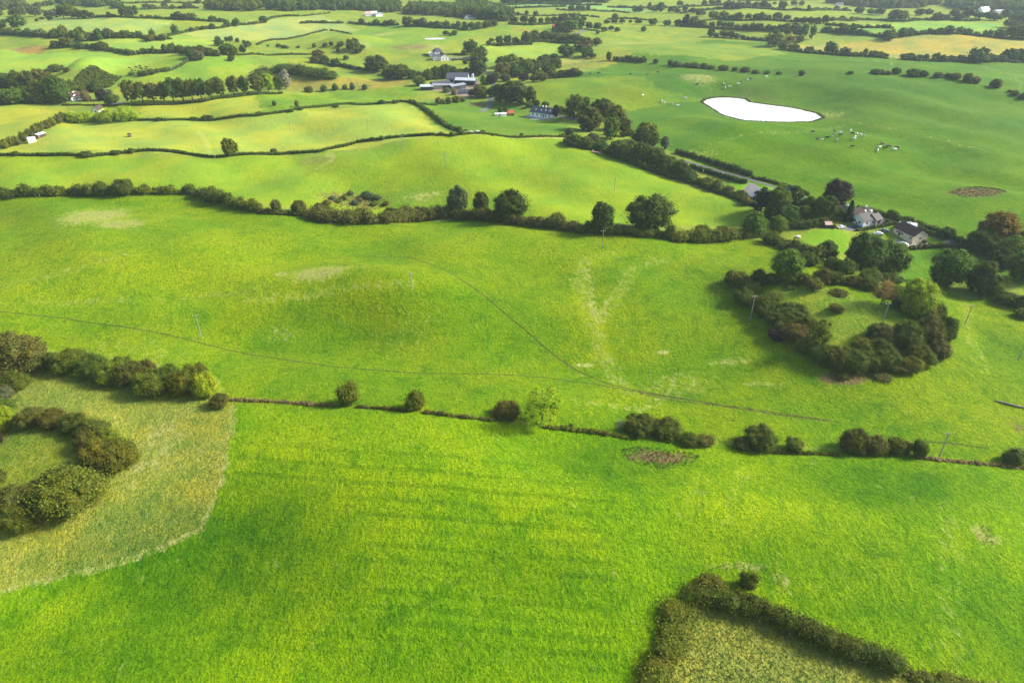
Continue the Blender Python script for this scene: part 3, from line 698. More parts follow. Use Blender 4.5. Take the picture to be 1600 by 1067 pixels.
# left: big tree, hedge and ring of bushes
plant(36, 584, 84, 68, 'round', 'B', 'big brownish purple round tree at the left edge above the hedge')
plants('in the tall left hedge', '84,580,34,34,H;112,588,62,46,O;146,594,56,42,H;178,604,56,46,O;207,606,54,44,B;240,624,62,50,O;266,612,52,46,H;292,622,56,48,O;324,624,42,44,Y;344,640,34,28,B;128,580,40,34,B;190,590,44,36,H;226,600,46,40,B;308,606,46,42,O;160,600,40,26,H', group='bushes of the left hedge')
plants('at the left frame edge', '24,612,50,36,H;4,632,40,30,G;8,650,38,30,D;10,676,42,44,Y;-6,700,30,36,P')
plants('in the ring thicket on the left', '52,672,52,38,B;86,672,46,38,B;118,678,46,40,H;148,692,58,46,H;166,716,60,48,O;184,742,72,60,O;160,738,64,56,O;110,812,122,86,O;36,832,64,50,O;22,806,70,52,B;-4,762,36,36,H;60,790,50,40,B;198,728,44,50,H;142,712,50,40,B', group='ring of bushes on the left mound')
# hedge line H1 across the middle
H1 = 'hedge line beyond the mid pasture'
hedge('tall dark hawthorn hedge at the left end of the long hedge line', [(2,308),(30,306),(60,306),(92,306),(120,305)], 4.6, 5.5, 'H', rough=.3)
hedge('short tall hawthorn hedge left of the round bush in the hedge line', [(127,305),(150,305),(178,304)], 4.4, 5, 'H', rough=.3)
hedge('olive hawthorn hedge right of the round bush in the hedge line', [(214,303),(240,303),(268,302)], 3.8, 5, 'O', rough=.3)
hedge('low gappy hedge joining the two taller hedges in the hedge line', [(270,303),(282,303),(292,302)], 1.8, 3, 'O', rough=.3)
hedge('dark hedge slanting down to the right in the long hedge line', [(293,301),(320,309),(345,317),(372,324),(402,331)], 4.2, 5.5, 'H', rough=.3)
hedge('low brownish hedge dipping before the marshy hollow', [(402,331),(425,334),(450,336),(485,339)], 2.0, 3.2, 'B', rough=.4)
hedge('thick brownish hedge below the marshy hollow', [(486,341),(520,345),(560,348),(600,349),(645,346),(700,340)], 5.0, 6.5, 'B', rough=.3)
hedge('brown olive hedge under the three dark round trees', [(700,341),(750,344),(800,350),(850,355),(905,361)], 3.8, 5, 'B', rough=.35)
hedge('dark hedge between the two round trees of the hedge line', [(905,362),(960,365),(1010,369),(1045,373)], 3.2, 4.5, 'H', rough=.3)
hedge('thick olive hedge leading from the giant round tree to the garden', [(1045,374),(1080,378),(1120,377),(1160,371)], 5.0, 6.5, 'O', rough=.3)
plants('in the '+H1, '195,306,36,28,H;160,304,24,22,B;433,335,20,24,B;468,338,28,26,B;510,343,26,22,H;565,348,28,24,O;610,349,32,26,H;655,344,26,22,B;870,357,30,26,O;1095,378,34,28,O;1128,377,30,26,H', group='bushes of the long hedge line')
plant(716, 338, 38, 48, 'round', 'G', 'grey green tree, leftmost of three dark trees in the hedge line')
plant(752, 341, 30, 42, 'round', 'D', 'smaller dark tree between two larger trees in the hedge line')
plant(797, 348, 56, 54, 'round', 'D', 'broad dark tree, rightmost of three in the hedge line')
plant(940, 363, 40, 48, 'round', 'D', 'dark tree standing left of the giant round tree in hedge line')
plant(1015, 364, 82, 62, 'round', 'D', 'giant round dark green tree standing in the long hedge line')
plants('at the marshy hollow', '548,306,12,9,G;575,311,24,14,G;562,316,14,8,B;510,322,18,10,B;590,313,16,10,G;530,318,14,8,O;603,322,14,8,B;538,314,16,10,O;555,322,18,10,G;585,322,16,9,O;498,326,16,10,B;520,313,14,8,G', group='bushes in the marshy hollow')
# pale hedges on the left
hedge('clipped dark hedge under the pale field, its left stretch', [(-10,245),(50,244),(100,243),(140,246),(205,238),(235,236),(270,238),(300,243),(333,247)], 1.7, 1.8, 'D', rough=.16, lsz=.8)
plants('in the clipped hedge under the pale field', '25,245,13,9,D;135,246,21,10,D;180,243,18,9,D;206,240,13,9,D;428,241,12,9,D;583,221,9,7,D;597,220,10,8,D', group='round bushes in the clipped hedge')
hedge('clipped dark hedge under the pale field, its right stretch', [(340,247),(400,242),(450,241),(500,238),(530,231),(560,223),(600,218),(640,214),(677,212)], 1.7, 1.9, 'D', rough=.14, lsz=.8)
hedge('low hedge joining the hedge corner to the roadside trees', [(681,212),(705,213),(780,213),(850,214),(905,214)], 1.1, 1.6, 'H', rough=.25, lsz=.8)
plants('in the low hedge below the bungalow field', '689,213,12,7,D;706,214,9,8,D;770,213,8,4,D;815,213,7,5,D;880,214,9,6,D', group='bushes in the low hedge')
plant(361, 244, 27, 28, 'round', 'O', 'lone olive round tree on the clipped hedge under the pale field')
hedge('clipped hedge along the top of the pale field', [(216,189),(260,189),(300,188),(350,186),(400,182),(450,175),(500,168),(550,164),(600,162),(640,161)], 1.6, 1.7, 'D', rough=.18, lsz=.8)
plants('on the hedge along the pale field top', '247,190,11,7,D;303,189,14,7,D;322,188,17,7,D;330,187,9,7,D;405,181,14,6,M;455,176,10,6,D;470,173,9,5,D;524,169,12,6,D;552,165,11,5,D;598,164,17,6,D;618,163,14,5,D', group='bushes along the pale field top')
hedge('bushy hedge curving down the right end of the pale field', [(640,161),(657,168),(675,180),(690,193),(707,203),(722,211)], 2.2, 2.6, 'D', rough=.4)
plants('on the hedge curving down the pale field', '646,163,9,7,D;668,175,8,6,H;683,187,9,7,D;703,202,8,7,D', group='bushes on the curving hedge')
plants('in the sheds hedge row on the left', '8,233,15,16,O;18,230,15,16,O;28,228,14,16,B;38,222,15,16,O;47,217,15,16,B;56,211,15,16,O;65,206,15,16,O;74,202,15,15,B;83,198,15,15,O;92,194,15,15,B;100,190,15,15,O', group='row of rounded bushes behind the sheds')
hedge('tall clipped bright green hedge wrapped round the hidden cottage, left part', [(104,188),(118,190),(135,190),(152,189)], 7.0, 9, 'L', rough=.10, lsz=.8, dome=.5)
hedge('tall clipped bright green hedge wrapped round the hidden cottage, bigger right part', [(158,189),(175,190),(195,190),(212,188)], 10.5, 13, 'L', rough=.10, lsz=.8, dome=.6)
# tree row under the knoll
plants('in the row under the knoll', '207,163,26,36,B;224,161,24,32,O;241,161,24,30,B;257,160,22,30,O;272,161,26,38,D;287,159,24,36,H;301,157,22,32,O;315,156,22,32,D;331,155,18,28,O;346,154,18,30,H;366,150,20,30,B;383,148,18,28,D;404,148,24,30,O;420,147,22,30,Y;436,146,20,26,D;338,146,26,24,H', 'row', group='row of trees under the knoll')
hedge('dark hedge along the foot of the tree row under the knoll', [(192,166),(230,165),(260,164),(290,162),(320,159),(360,153),(397,149),(440,147)], 1.8, 2.2, 'D', rough=.25)
plant(447, 140, 18, 29, 'tall', 'S', 'silvery willow at the right end of the tree row')
hedge('long dark scrub bank behind the silvery tree', [(402,124),(420,116),(440,113),(465,116),(490,120),(515,124)], 6, 14, 'D', 'scrub_bank', .3, cat='scrub')
plants('on the brown rough ground', '483,146,17,11,B;506,144,12,11,D;524,142,11,11,D;539,141,9,9,D;551,141,10,12,G;570,141,10,9,D;429,166,7,9,D;464,168,7,11,B;508,118,9,12,D;523,119,6,6,D', group='bushes on the brown rough ground')
# farm left
plants('in the left farm wood', '10,139,26,24,D;30,139,22,28,H;46,137,26,26,B;62,132,24,24,O;78,138,32,26,B;68,162,42,36,H;94,163,38,44,D;100,149,24,22,B;112,143,20,18,H;28,164,44,26,M;8,165,34,24,D;52,163,30,24,D;86,148,30,28,D;40,150,26,16,D', group='trees of the left farm wood')
plants('beside the white cottage on the left', '136,159,15,18,T;160,158,19,19,P;174,163,22,15,D;150,144,28,20,D;182,158,12,10,M;170,150,16,10,G', group='garden trees by the white cottage')
hedge('low hedge in front of the white cottage garden', [(98,165),(130,165),(160,166),(190,166)], 1.2, 1.5, 'B', rough=.2)
thicket('dark furze covered knoll beyond the left farm wood', [(112,133),(128,114),(146,104),(160,113),(188,122),(172,136),(140,144),(120,141)], 1.8, 1.7, 'H', 'furze_thicket', 'furze', 'thing', 2.6)
plants('beyond the left farm wood', '88,114,24,11,D;104,113,10,8,B;74,114,10,6,D', group='bushes beyond the farm wood')
hedge('short dark hedge right of the furze knoll', [(228,118),(245,114),(262,111)], 3.4, 5, 'D')
plants('at the foot of the furze knoll', '222,118,14,7,H;240,117,8,7,D;206,118,10,4,D', group='bushes at the furze knoll foot')
hedge('thin hedge climbing the knoll flank', [(266,111),(285,102),(298,94)], 1.8, 2.4, 'G', rough=.4)
# left far hedgerows
hedge('dark hedgerow with gaps beyond the long field on the left', [(80,76),(100,75),(118,74),(140,77),(165,78),(183,82),(207,86)], 4, 5, 'D', rough=.5)
hedge('dark hedgerow continuing right to the oak clump', [(218,85),(240,84),(265,83),(300,85),(340,88)], 4.2, 5, 'D', rough=.5)
plants('in the hedgerow beyond the furze knoll', '87,76,12,12,D;104,74,20,9,B;125,77,11,8,P;160,79,18,8,H;208,86,8,7,D;258,82,9,12,D;270,83,12,15,D;284,85,12,12,B;297,86,14,12,D;312,87,20,14,B;326,87,16,11,H', 'round', group='trees beyond the furze knoll')
plants('around the oak clump', '355,86,22,16,D;366,88,14,14,O;380,85,10,14,D;343,72,14,5,D;340,65,8,8,D;354,65,6,7,D;361,65,8,8,D;371,67,7,7,D;382,70,6,7,D;387,74,12,9,B;310,94,18,14,G;362,96,10,9,D;300,92,14,14,D', 'round', group='trees around the oak clump')
hedge('low hedge running right from the oak clump', [(372,87),(400,86),(430,87),(460,86),(492,85)], 1.6, 2.2, 'D', rough=.3)
hedge('long thin clipped hedge curving up the open far field', [(402,71),(412,66),(428,63),(450,62),(465,59),(485,54),(507,48)], 1.9, 2.4, 'H', rough=.1)
hedge('broken low hedge trailing off the thin clipped hedge', [(508,48),(525,49),(548,54)], 1.4, 2, 'D', rough=.4, gap=.5)
plants('in the grass below the thin clipped hedge', '436,75,9,7,D;419,74,4,4,D;466,76,7,4,D;491,75,6,7,D;508,73,9,6,D;518,73,7,8,D;532,73,11,8,D;445,77,12,3,H', group='bushes below the thin hedge')
plants('by the ring mound', '552,79,21,18,D;566,77,9,6,B;498,92,18,14,B;492,99,14,10,B;507,100,16,12,D;524,104,16,10,D;541,94,8,7,B;560,83,12,5,D;528,82,6,7,B', 'round', group='trees by the ring mound')
hedge('dark hedge running from the ring mound to the farm wood', [(500,99),(520,103),(540,105),(560,109),(573,111)], 2.6, 3.4, 'D', rough=.4)
# hedgerow at 55-62
hedge('dark hedgerow left part below the long pale slope', [(-10,53),(20,55),(50,57),(80,60),(120,60)], 4, 5, 'D', rough=.5)
hedge('dark hedgerow right part below the long pale slope', [(120,63),(150,61),(190,60),(222,59),(235,64),(266,62)], 4, 5, 'D', rough=.5)
plants('in the hedgerow below the pale slope', '4,54,10,8,P;18,55,12,9,D;30,55,10,10,G;44,56,11,11,D;64,58,16,11,G;88,60,15,14,D;100,58,14,17,O;114,60,8,12,D;128,66,17,22,O;141,64,16,10,B;155,63,14,17,D;170,60,17,15,G;183,60,12,9,B;197,60,16,12,D;209,60,12,9,D;218,60,10,11,D;240,62,9,16,M;234,65,14,9,B;254,64,12,10,H', 'round', group='trees below the pale slope')
hedge('bushy hedgerow climbing right across the open far fields', [(264,57),(290,51),(310,47),(328,46)], 2.6, 3.4, 'D', rough=.5)
hedge('bushy hedgerow continuing to the clipped wall of hedge', [(330,46),(350,44),(375,40),(400,38),(416,36)], 2.8, 3.4, 'H', rough=.4)
hedge('smooth dark hedge leading to the far wood edge', [(416,33),(425,29),(440,26.5),(467,26)], 2.6, 3.4, 'D', rough=.12)
plants('along the climbing hedgerow', '274,54,10,15,M;332,46,9,9,D;355,43,9,11,D;370,42,10,13,D;412,36,13,10,D;300,50,8,6,D;318,47,8,5,D', 'round', group='trees along the climbing hedgerow')
# left top corner
plants('at the left edge below the far wood', '28,43,25,16,D;3,46,14,6,D;0,25,12,6,D;7,38,10,6,B;58,35,5,6,D;66,32,7,4,D;78,32,10,4,B', 'round', group='trees at the far left edge')
plants('in the tree belt on the far left', '22,26,14,9,D;32,26,18,14,D;48,20,12,12,B;56,26,18,14,B;60,18,8,8,D;76,28,14,10,D;88,28,18,12,G;100,29,18,20,D;112,28,20,20,O;122,29,16,14,D;134,29,16,12,D;144,29,10,9,D', 'round', group='trees of the far left belt')
hedge('long thin hedgerow across the far left fields', [(150,28),(170,27),(190,28),(228,29),(266,31)], 2.4, 3.4, 'D', rough=.5)
hedge('thin hedgerow of bushes below the far woods', [(266,31),(290,32),(320,34),(350,35)], 3.2, 4, 'D', rough=.4)
plants('along the thin far left hedgerow', '171,28,7,9,D;196,27,16,18,D;204,27,12,14,G;212,24,9,14,D;184,14,18,9,D;178,13,10,8,H;230,15,12,8,G;240,15,10,7,D;258,13,10,8,D;222,28,6,5,D;279,31,14,12,D;291,32,12,10,D;300,32,14,11,H;271,29,8,7,D;332,34,12,6,H;345,35,8,6,D', 'round', group='trees along the thin far hedgerow')
hedge('hedgerow under the far left woods', [(40,12),(60,11),(80,9)], 4, 6, 'D', rough=.5)
plants('between the far left woods', '45,14,8,7,D;60,12,10,8,D;72,9,8,7,B;80,9,10,8,D;290,14,10,7,D;296,13,10,8,G;270,15,8,7,D;262,6,10,6,D;310,6,10,6,D', 'round', group='trees between the far woods')
# centre: farm and white house
plants('west of the cattle farm', '588,112,32,21,D;600,108,14,14,D;620,124,28,22,D;630,121,18,20,O;604,125,13,18,M;612,118,18,16,B;656,134,22,15,M;644,123,18,12,D;668,126,16,17,D;682,123,17,18,D;697,121,19,20,D;709,121,11,16,D;718,119,14,9,H;730,119,13,13,D;655,122,10,10,H;577,108,10,12,D', 'round', group='trees west of the cattle farm')
hedge('dark hedge behind the cattle farm barns', [(640,124),(670,124),(700,122),(740,118)], 3, 4, 'D', rough=.4)
plant(748, 119, 33, 33, 'round', 'D', 'huge round dark tree between the white house and the barns')
plants('right of the white house', '736,86,21,23,D;751,91,22,18,M;727,101,9,7,D;724,86,8,7,T;744,94,14,12,D', 'round', group='trees right of the white house')
hedge('low hedge beside the white house yard', [(706,95),(720,94),(736,96)], 1.8, 2.4, 'M', rough=.3)
hedge('thin garden hedge behind the white house', [(660,87),(675,87),(700,86),(726,87)], 1.2, 1.4, 'B', rough=.15)
plants('east of the cattle farm lane', '783,105,17,16,B;797,112,26,26,M;786,122,24,24,O;806,121,22,20,D;822,116,22,22,M;836,112,18,18,D;846,105,16,16,D;856,118,20,18,D;868,110,18,18,D;840,124,18,14,H;862,124,18,14,B;876,122,14,12,D;818,127,16,9,P;835,128,16,11,H;848,127,14,12,B;886,120,14,9,H;897,119,16,9,B;906,119,9,8,H;853,104,12,14,G;812,104,14,14,M;826,104,12,12,D', 'round', group='trees east of the farm lane')
plants('south of the cattle farm lane', '782,160,28,28,D;797,162,30,34,D;813,163,26,34,G;828,162,20,26,D;806,150,16,22,M;770,152,18,16,D;752,153,28,18,O;738,152,16,12,D', 'tall', group='tall trees south of the farm lane')
plants('beside the farmyard entrance', '755,133,13,15,M,cone;763,130,9,13,C,cone;769,131,18,14,P;776,125,14,12,B;748,143,16,11,O;776,143,14,10,D;790,128,18,12,G;787,103,14,12,B', 'round', group='trees at the farmyard entrance')
plants('in front of the cattle farm', '685,163,11,11,T;693,163,9,10,Y;701,163,11,11,B;713,161,16,11,O;710,149,11,12,T;722,160,14,9,B;698,145,14,8,G', group='bushes in front of the cattle farm')
hedge('low scrubby line below the farm bank', [(650,162),(665,164),(682,165)], 1.0, 2.2, 'B', rough=.5)
plants('in the bungalow garden', '868,184,11,19,P;861,182,8,9,P;838,166,13,10,P;790,176,9,9,O;782,176,10,8,M;852,168,14,5,D;826,168,12,7,M;873,180,10,12,P', 'round', group='garden shrubs of the bungalow')
hedge('dark hedge along the drive behind the bungalow', [(868,171),(880,174),(896,180)], 2.4, 2.6, 'D', rough=.3)
plants('in the roadside grove', '897,185,30,36,M;912,181,22,26,D;934,186,30,30,D;950,188,28,28,H;921,206,42,38,B;962,203,36,38,O;974,214,26,30,H;954,218,26,34,M;890,212,16,12,D;945,172,20,18,D;915,166,14,14,D', 'tall', group='tall trees of the roadside grove')
plants('right of the roadside grove', '1009,226,38,34,O;1020,228,22,22,M;1038,234,15,21,G,tall;995,222,18,14,D;985,212,14,10,H', 'round', group='trees right of the roadside grove')
plants('along the lower side of the road', '895,229,30,20,D;916,232,28,18,H;938,235,24,14,D;926,224,22,16,G;962,246,32,26,D;982,252,36,32,H;1003,257,36,34,D;1022,264,34,34,D;1042,272,34,30,M;1062,278,32,28,D;1078,284,26,18,D;1030,250,20,18,G;1052,262,18,16,Y', 'round', group='trees on the lower roadside')
hedge('dark undergrowth hedge under the lower roadside trees', [(884,224),(905,231),(930,235),(950,240),(975,252),(1000,262),(1030,272),(1060,281),(1090,288)], 2.6, 3.4, 'D', rough=.3)
hedge('olive hedge in front of the small paddock by the road', [(1090,288),(1110,297),(1130,304),(1150,311),(1178,322)], 2.6, 3.6, 'H', rough=.3)
plants('in front of the roadside paddock', '1104,293,26,17,O;1121,302,28,22,H;1138,307,18,18,T;1156,314,28,18,D;1166,322,22,16,O', group='bushes in front of the paddock')
hedge('trimmed dark hedge on the far side of the road, upper stretch', [(1058,240),(1074,245),(1090,249),(1120,258),(1150,267),(1172,276)], 2.8, 2.6, 'D', rough=.2)
hedge('trimmed dark hedge on the far side of the road, middle stretch', [(1176,279),(1210,287),(1240,297),(1262,306)], 1.8, 2.4, 'H', rough=.3)
hedge('trimmed dark hedge on the far side of the road, lower stretch', [(1340,328),(1370,336),(1400,343),(1430,350),(1460,361),(1490,372),(1520,387)], 2.0, 2.4, 'D', rough=.3)
hedge('black green hedge on the near side of the road by the paddock', [(1078,262),(1100,269),(1120,275),(1145,283),(1165,287)], 2.3, 2.0, 'D', rough=.15)
plants('on the far roadside hedge', '1370,334,14,8,D;1394,342,22,15,D;1479,372,26,18,D;1498,380,14,12,D;1258,305,10,6,D', group='bushes on the far roadside hedge')
# houses by the road
plants('left of the road houses', '1188,333,34,40,C,tall;1214,338,38,50,M,tall;1236,332,30,42,D,tall;1205,344,30,26,D;1230,346,40,22,D;1255,344,24,24,H', 'round', group='trees left of the road houses')
plants('above the garden hedge', '1264,338,36,32,D;1286,344,42,40,D;1310,342,20,18,D;1276,346,24,20,M', 'round', group='trees above the garden hedge')
plant(1304, 324, 46, 44, 'round', 'P', 'big dark purple copper beech beside the road houses')
plant(1324, 347, 17, 34, 'cone', 'C', 'blackish pointed conifer left of the grey roofed house')
plants('below the road houses trees', '1176,371,40,42,M;1213,366,30,30,M;1290,404,30,30,D', 'round', group='trees below the road houses')
hedge('olive garden hedge above the long lawn', [(1222,356),(1245,357),(1265,355),(1288,353)], 3.6, 4, 'H', rough=.3)
hedge('thick dark hedge along the lower edge of the lawn', [(1198,378),(1225,387),(1250,398),(1275,405),(1292,407)], 4.2, 5.5, 'H', rough=.3)
hedge('clipped brown hedge in front of the cream bungalow', [(1412,390),(1440,388),(1470,385),(1496,390),(1512,394)], 1.8, 2.2, 'B', rough=.15)
hedge('thin clipped hedge between the two bungalow plots', [(1338,361),(1360,358),(1385,353),(1402,350)], 1.3, 1.3, 'H', rough=.15)
hedge('clipped hedge along the road beside the cream bungalow', [(1402,346),(1430,356),(1450,364),(1472,374)], 1.6, 1.6, 'D', rough=.15)
plants('in the bungalow gardens', '1386,350,10,8,D;1420,362,10,8,M;1435,358,9,7,O;1444,381,9,7,D;1302,358,10,8,H;1340,352,7,6,H', group='shrubs of the bungalow gardens')
# ring fort
plant(1227, 439, 54, 52, 'round', 'M', 'bright round tree on the rim behind the ring mound scrub')
plant(1345, 424, 62, 62, 'round', 'D', 'large dark tree, left of the pair below the lawn')
plant(1386, 428, 60, 54, 'round', 'M', 'large mid green tree, right of the pair below the lawn')
plant(1427, 494, 60, 62, 'round', 'Y', 'yellow green tree on the right rim of the ring mound')
plant(1376, 478, 38, 42, 'sparse', 'T', 'thin brownish tree behind the ring mound top')
plant(1478, 448, 66, 62, 'round', 'M', 'broad mid green tree right of the ring mound')
plant(1529, 460, 48, 54, 'round', 'D', 'dark tree beside the broad tree right of the ring mound')
plants('around the ring mound', '1150,452,46,30,O;1187,446,32,28,H;1163,478,42,30,H;1190,492,40,32,O;1213,470,34,14,H,low;1237,503,54,32,H;1208,512,36,28,B;1242,538,48,34,B;1212,534,30,22,P;1276,548,42,52,O,sparse;1306,490,28,18,H;1236,452,28,10,H,low;1310,464,34,10,H,low;1374,540,48,38,B;1372,560,44,36,H;1414,548,52,50,H;1448,540,52,50,B;1474,534,38,44,H;1466,562,38,34,B;1432,572,46,36,H;1382,580,52,38,H;1332,584,52,40,H;1304,578,42,38,B;1344,560,42,34,O;1316,592,38,18,B,low;1374,594,40,16,B,low;1408,586,34,18,B;1288,446,34,28,B;1272,456,30,24,O;1258,556,40,30,H;1282,572,40,34,H;1225,522,34,26,O;1256,446,30,22,H;1278,444,28,22,O;1304,447,32,24,H;1330,449,32,22,B;1356,456,34,26,H;1392,468,36,28,O;1406,486,32,26,H;1178,484,32,24,O;1196,500,34,26,H;1216,508,36,28,O;1164,456,34,24,H;1206,446,30,22,B;1436,502,34,30,H;1410,528,36,30,O;1456,496,30,28,B;1246,522,40,26,O;1450,512,36,34,O;1290,568,40,32,H;1320,574,40,34,O;1358,580,44,34,H;1422,584,40,30,O;1228,516,38,30,H;1218,498,34,26,O;1260,520,36,28,H;1460,498,34,30,H;1200,484,34,26,H;1176,462,30,22,O;1446,574,34,28,H', group='scrub bushes around the ring mound')
plants('between the lawn and ring mound', '1262,418,34,26,H;1240,410,30,20,D;1320,430,36,28,D;1300,424,30,24,H;1360,442,40,22,H;1392,446,36,20,D', group='bushes between lawn and ring mound')
plant(1553, 386, 64, 58, 'round', 'R', 'rounded tree turning orange at the roadside on the right')
plants('at the right edge by the road', '1530,396,48,42,D;1580,412,52,46,M;1592,440,52,50,D;1560,420,40,34,D;1508,392,24,18,D;1598,398,40,44,D', 'round', group='trees at the right roadside')
plants('at the right frame edge', '1555,464,22,22,H;1570,478,36,24,H;1594,484,36,26,H;1598,500,30,20,B;1548,458,20,18,O', group='bushes at the right frame edge')
# middle distance, right
hedge('dark clipped clump of bushes on the pasture boundary', [(962,95),(972,95.5),(984,96)], 4.6, 5, 'D', rough=.2)
hedge('second dark clump right of the clipped clump on the boundary', [(989,97),(999,97.5),(1008,98)], 4, 4.6, 'D', rough=.2)
plants('in the dotted bush line above the pond', '1024,100,8,8,D;1047,103,9,9,D;1058,105,17,9,D;1074,106,13,8,G;1085,107,13,9,D;1099,108,12,9,D;1111,109,12,7,B;1130,111,16,9,D;1148,112,9,7,D;1164,114,15,9,D;1180,116,12,4,B;1198,116,10,5,D', group='dotted bushes above the pond')
plants('in the bush line on the hill crest', '1252,119,10,9,D;1217,117,9,3,D;1329,116,9,3,D;1368,117,16,9,D;1378,117,12,8,B;1388,117,10,6,D;1400,116,13,10,D;1428,120,22,10,D;1443,120,14,10,D;1465,122,14,9,D;1480,122,10,8,D;1492,125,17,11,H;1511,129,17,14,H;1524,131,14,11,B;1555,138,20,14,H;1585,150,14,9,D;1598,155,16,11,D;1578,145,10,5,B', group='bushes on the hill crest')
plants('in the hedge under the tan field', '1208,73,26,20,O;1224,78,18,13,H;1241,80,15,7,B;1264,83,13,9,D;1280,84,6,6,D;1296,85,18,19,D;1305,85,10,7,D;1319,87,16,13,G;1345,88,8,7,D;1351,87,7,11,D;1363,90,14,7,D;1374,90,12,6,D;1382,91,10,6,D;1412,94,13,8,D;1422,94,14,9,D;1437,95,12,6,D;1446,95,9,10,D;1462,95,13,12,D;1473,97,12,11,D;1486,97,13,8,D;1500,97,14,9,D;1514,97,12,7,H;1527,98,30,22,D;1549,96,14,8,D;1562,96,14,8,H;1575,96,22,19,D;1590,96,20,19,D;1602,97,16,12,D', 'round', group='trees under the tan field')
hedge('dark hedgerow above the tan field', [(1285,51),(1320,52),(1345,55),(1375,58),(1388,62),(1405,58),(1432,55),(1460,53)], 4, 5, 'D', rough=.5)
plants('in the hedge above the tan field', '1317,53,14,13,D;1331,54,10,16,M;1345,55,12,8,D;1388,63,20,16,D;1410,58,16,13,D;1420,56,14,12,G;1452,53,10,6,D;1468,54,13,6,D;1482,54,14,13,D;1500,53,14,9,G;1512,54,12,6,H;1525,56,8,6,H;1537,58,7,10,D;1545,58,8,11,D;1562,60,18,13,D;1580,61,20,20,D;1596,62,20,22,M;1588,50,22,16,D', 'round', group='trees above the tan field')
plants('in the poplar clump behind the tan field', '1244,58,14,18,G;1256,57,12,18,M;1268,62,10,22,M,tall;1250,66,12,8,R;1234,66,12,10,R;1230,56,10,10,D;1212,55,10,10,D;1242,48,12,12,D', 'round', group='trees of the poplar clump')
plants('in the second hedgerow above the bush patch', '1071,41,11,17,P;1068,40,9,9,D;1084,42,17,15,D;1097,43,14,11,H;1112,43,10,8,D;1124,43,10,11,D;1132,43,9,8,D;1141,45,11,10,O;1152,46,10,5,D;1164,47,12,5,D;1175,48,9,12,D;1186,48,14,10,D;1200,48,12,6,D;1210,49,11,8,D;1218,49,10,10,D;1229,49,13,12,O', 'round', group='trees of the second hedgerow')
hedge('hedgerow foot of the second hedgerow above the bush patch', [(1064,41),(1100,44),(1150,47),(1200,49),(1240,49)], 3, 4, 'D', rough=.5)
plants('in the third hedgerow on the right', '1082,22,11,9,D;1094,26,16,8,D;1114,31,16,13,O;1130,29,14,11,D;1142,32,11,6,D;1153,32,15,8,D;1169,31,9,9,G;1181,31,10,9,D;1190,31,10,11,G;1200,31,9,7,D;1214,31,14,8,D;1229,32,11,6,D;1244,37,11,9,D;1255,38,11,11,D;1266,38,12,11,D;1277,38,12,10,D;1289,37,11,12,D;1300,33,8,5,D;1316,33,10,6,D', 'round', group='trees of the third hedgerow')
hedge('dark hedgerow foot of the third hedgerow on the right', [(1120,31),(1160,33),(1200,32),(1240,35),(1300,33),(1340,32)], 2.6, 4, 'D', rough=.5)
plants('in the far field trees on the right', '1070,18,8,8,D;1100,9,8,8,D;1112,8,10,8,D;1122,8,9,8,D;1138,14,17,10,G;1154,14,15,10,G;1168,11,9,9,D;1180,13,11,9,D;1192,13,13,11,D;1200,14,9,8,D;1222,15,13,12,D;1240,9,10,6,D;1263,18,6,9,D;1252,9,9,7,D;1210,8,6,4,D;1289,17,6,5,D;1307,17,9,5,D;1320,18,8,6,D', 'round', group='far field trees on the right')
plants('below the second hedgerow', '1110,58,12,13,D;1119,59,9,5,D;1131,59,15,11,D;1143,60,14,9,D;1152,61,10,6,D;1160,62,8,7,D', 'round', group='dark trees below the second hedgerow')
plants('in the belt behind the tan field', '1342,22,14,8,D;1360,23,12,9,G;1374,24,14,9,D;1398,33,22,16,D;1410,32,16,14,H;1436,25,14,9,D;1450,24,13,9,D;1465,32,16,12,D;1478,32,10,9,D;1498,33,14,11,D;1512,28,22,16,D;1490,26,14,11,H;1530,30,14,10,D;1545,32,16,14,D;1556,33,14,11,D;1570,30,16,14,H;1585,36,16,14,D;1598,38,16,16,D;1575,44,16,13,H', 'round', group='trees of the belt behind the tan field')
hedge('hedgerow foot in the belt behind the tan field', [(1410,35),(1440,32),(1480,32),(1530,33)], 3, 5, 'D', rough=.5)
hedge('short hedgerow left of the belt behind the tan field', [(1330,31),(1350,32),(1380,33),(1394,34)], 2.6, 4, 'D', rough=.4)
# middle distance, centre
plants('in the copse beyond the cattle farm', '851,103,17,17,D;866,102,17,17,D;885,89,26,19,D;905,82,16,16,B;914,78,24,16,B;932,72,16,12,H;916,89,20,12,D;926,91,10,8,G;951,95,8,13,G;1005,50,9,8,D', 'round', group='trees of the copse beyond the farm')
plants('in the long tree belt', '822,68,15,18,D;836,64,16,16,M;850,64,18,15,D;862,65,16,13,D;874,66,18,14,M;886,67,18,13,D;898,67,18,12,D;908,67,12,10,D;805,68,12,8,D;880,38,18,14,P;897,36,18,14,D;911,34,10,8,D;890,50,24,20,M;876,52,20,18,D;906,46,16,16,D;868,53,12,10,D;920,46,11,11,D;933,48,13,12,D;934,54,6,6,D;944,50,10,7,B;955,48,9,7,D;964,50,9,6,D', 'round', group='trees of the long tree belt')
plants('in the upper hedgerow right of centre', '803,37,12,11,D;819,37,13,12,D;832,39,12,12,D;845,38,8,10,D;856,37,9,10,D;866,37,12,10,D;809,25,6,6,D;823,25,6,8,D;837,27,8,9,D;961,31,10,9,D;893,18,10,9,D;904,18,10,9,D;911,18,8,8,D;919,18,6,10,D', 'round', group='trees of the upper hedgerow')
hedge('thin hedgerow with single trees right of centre', [(798,24),(820,25),(840,26),(870,25),(905,24)], 2, 3, 'D', rough=.5)
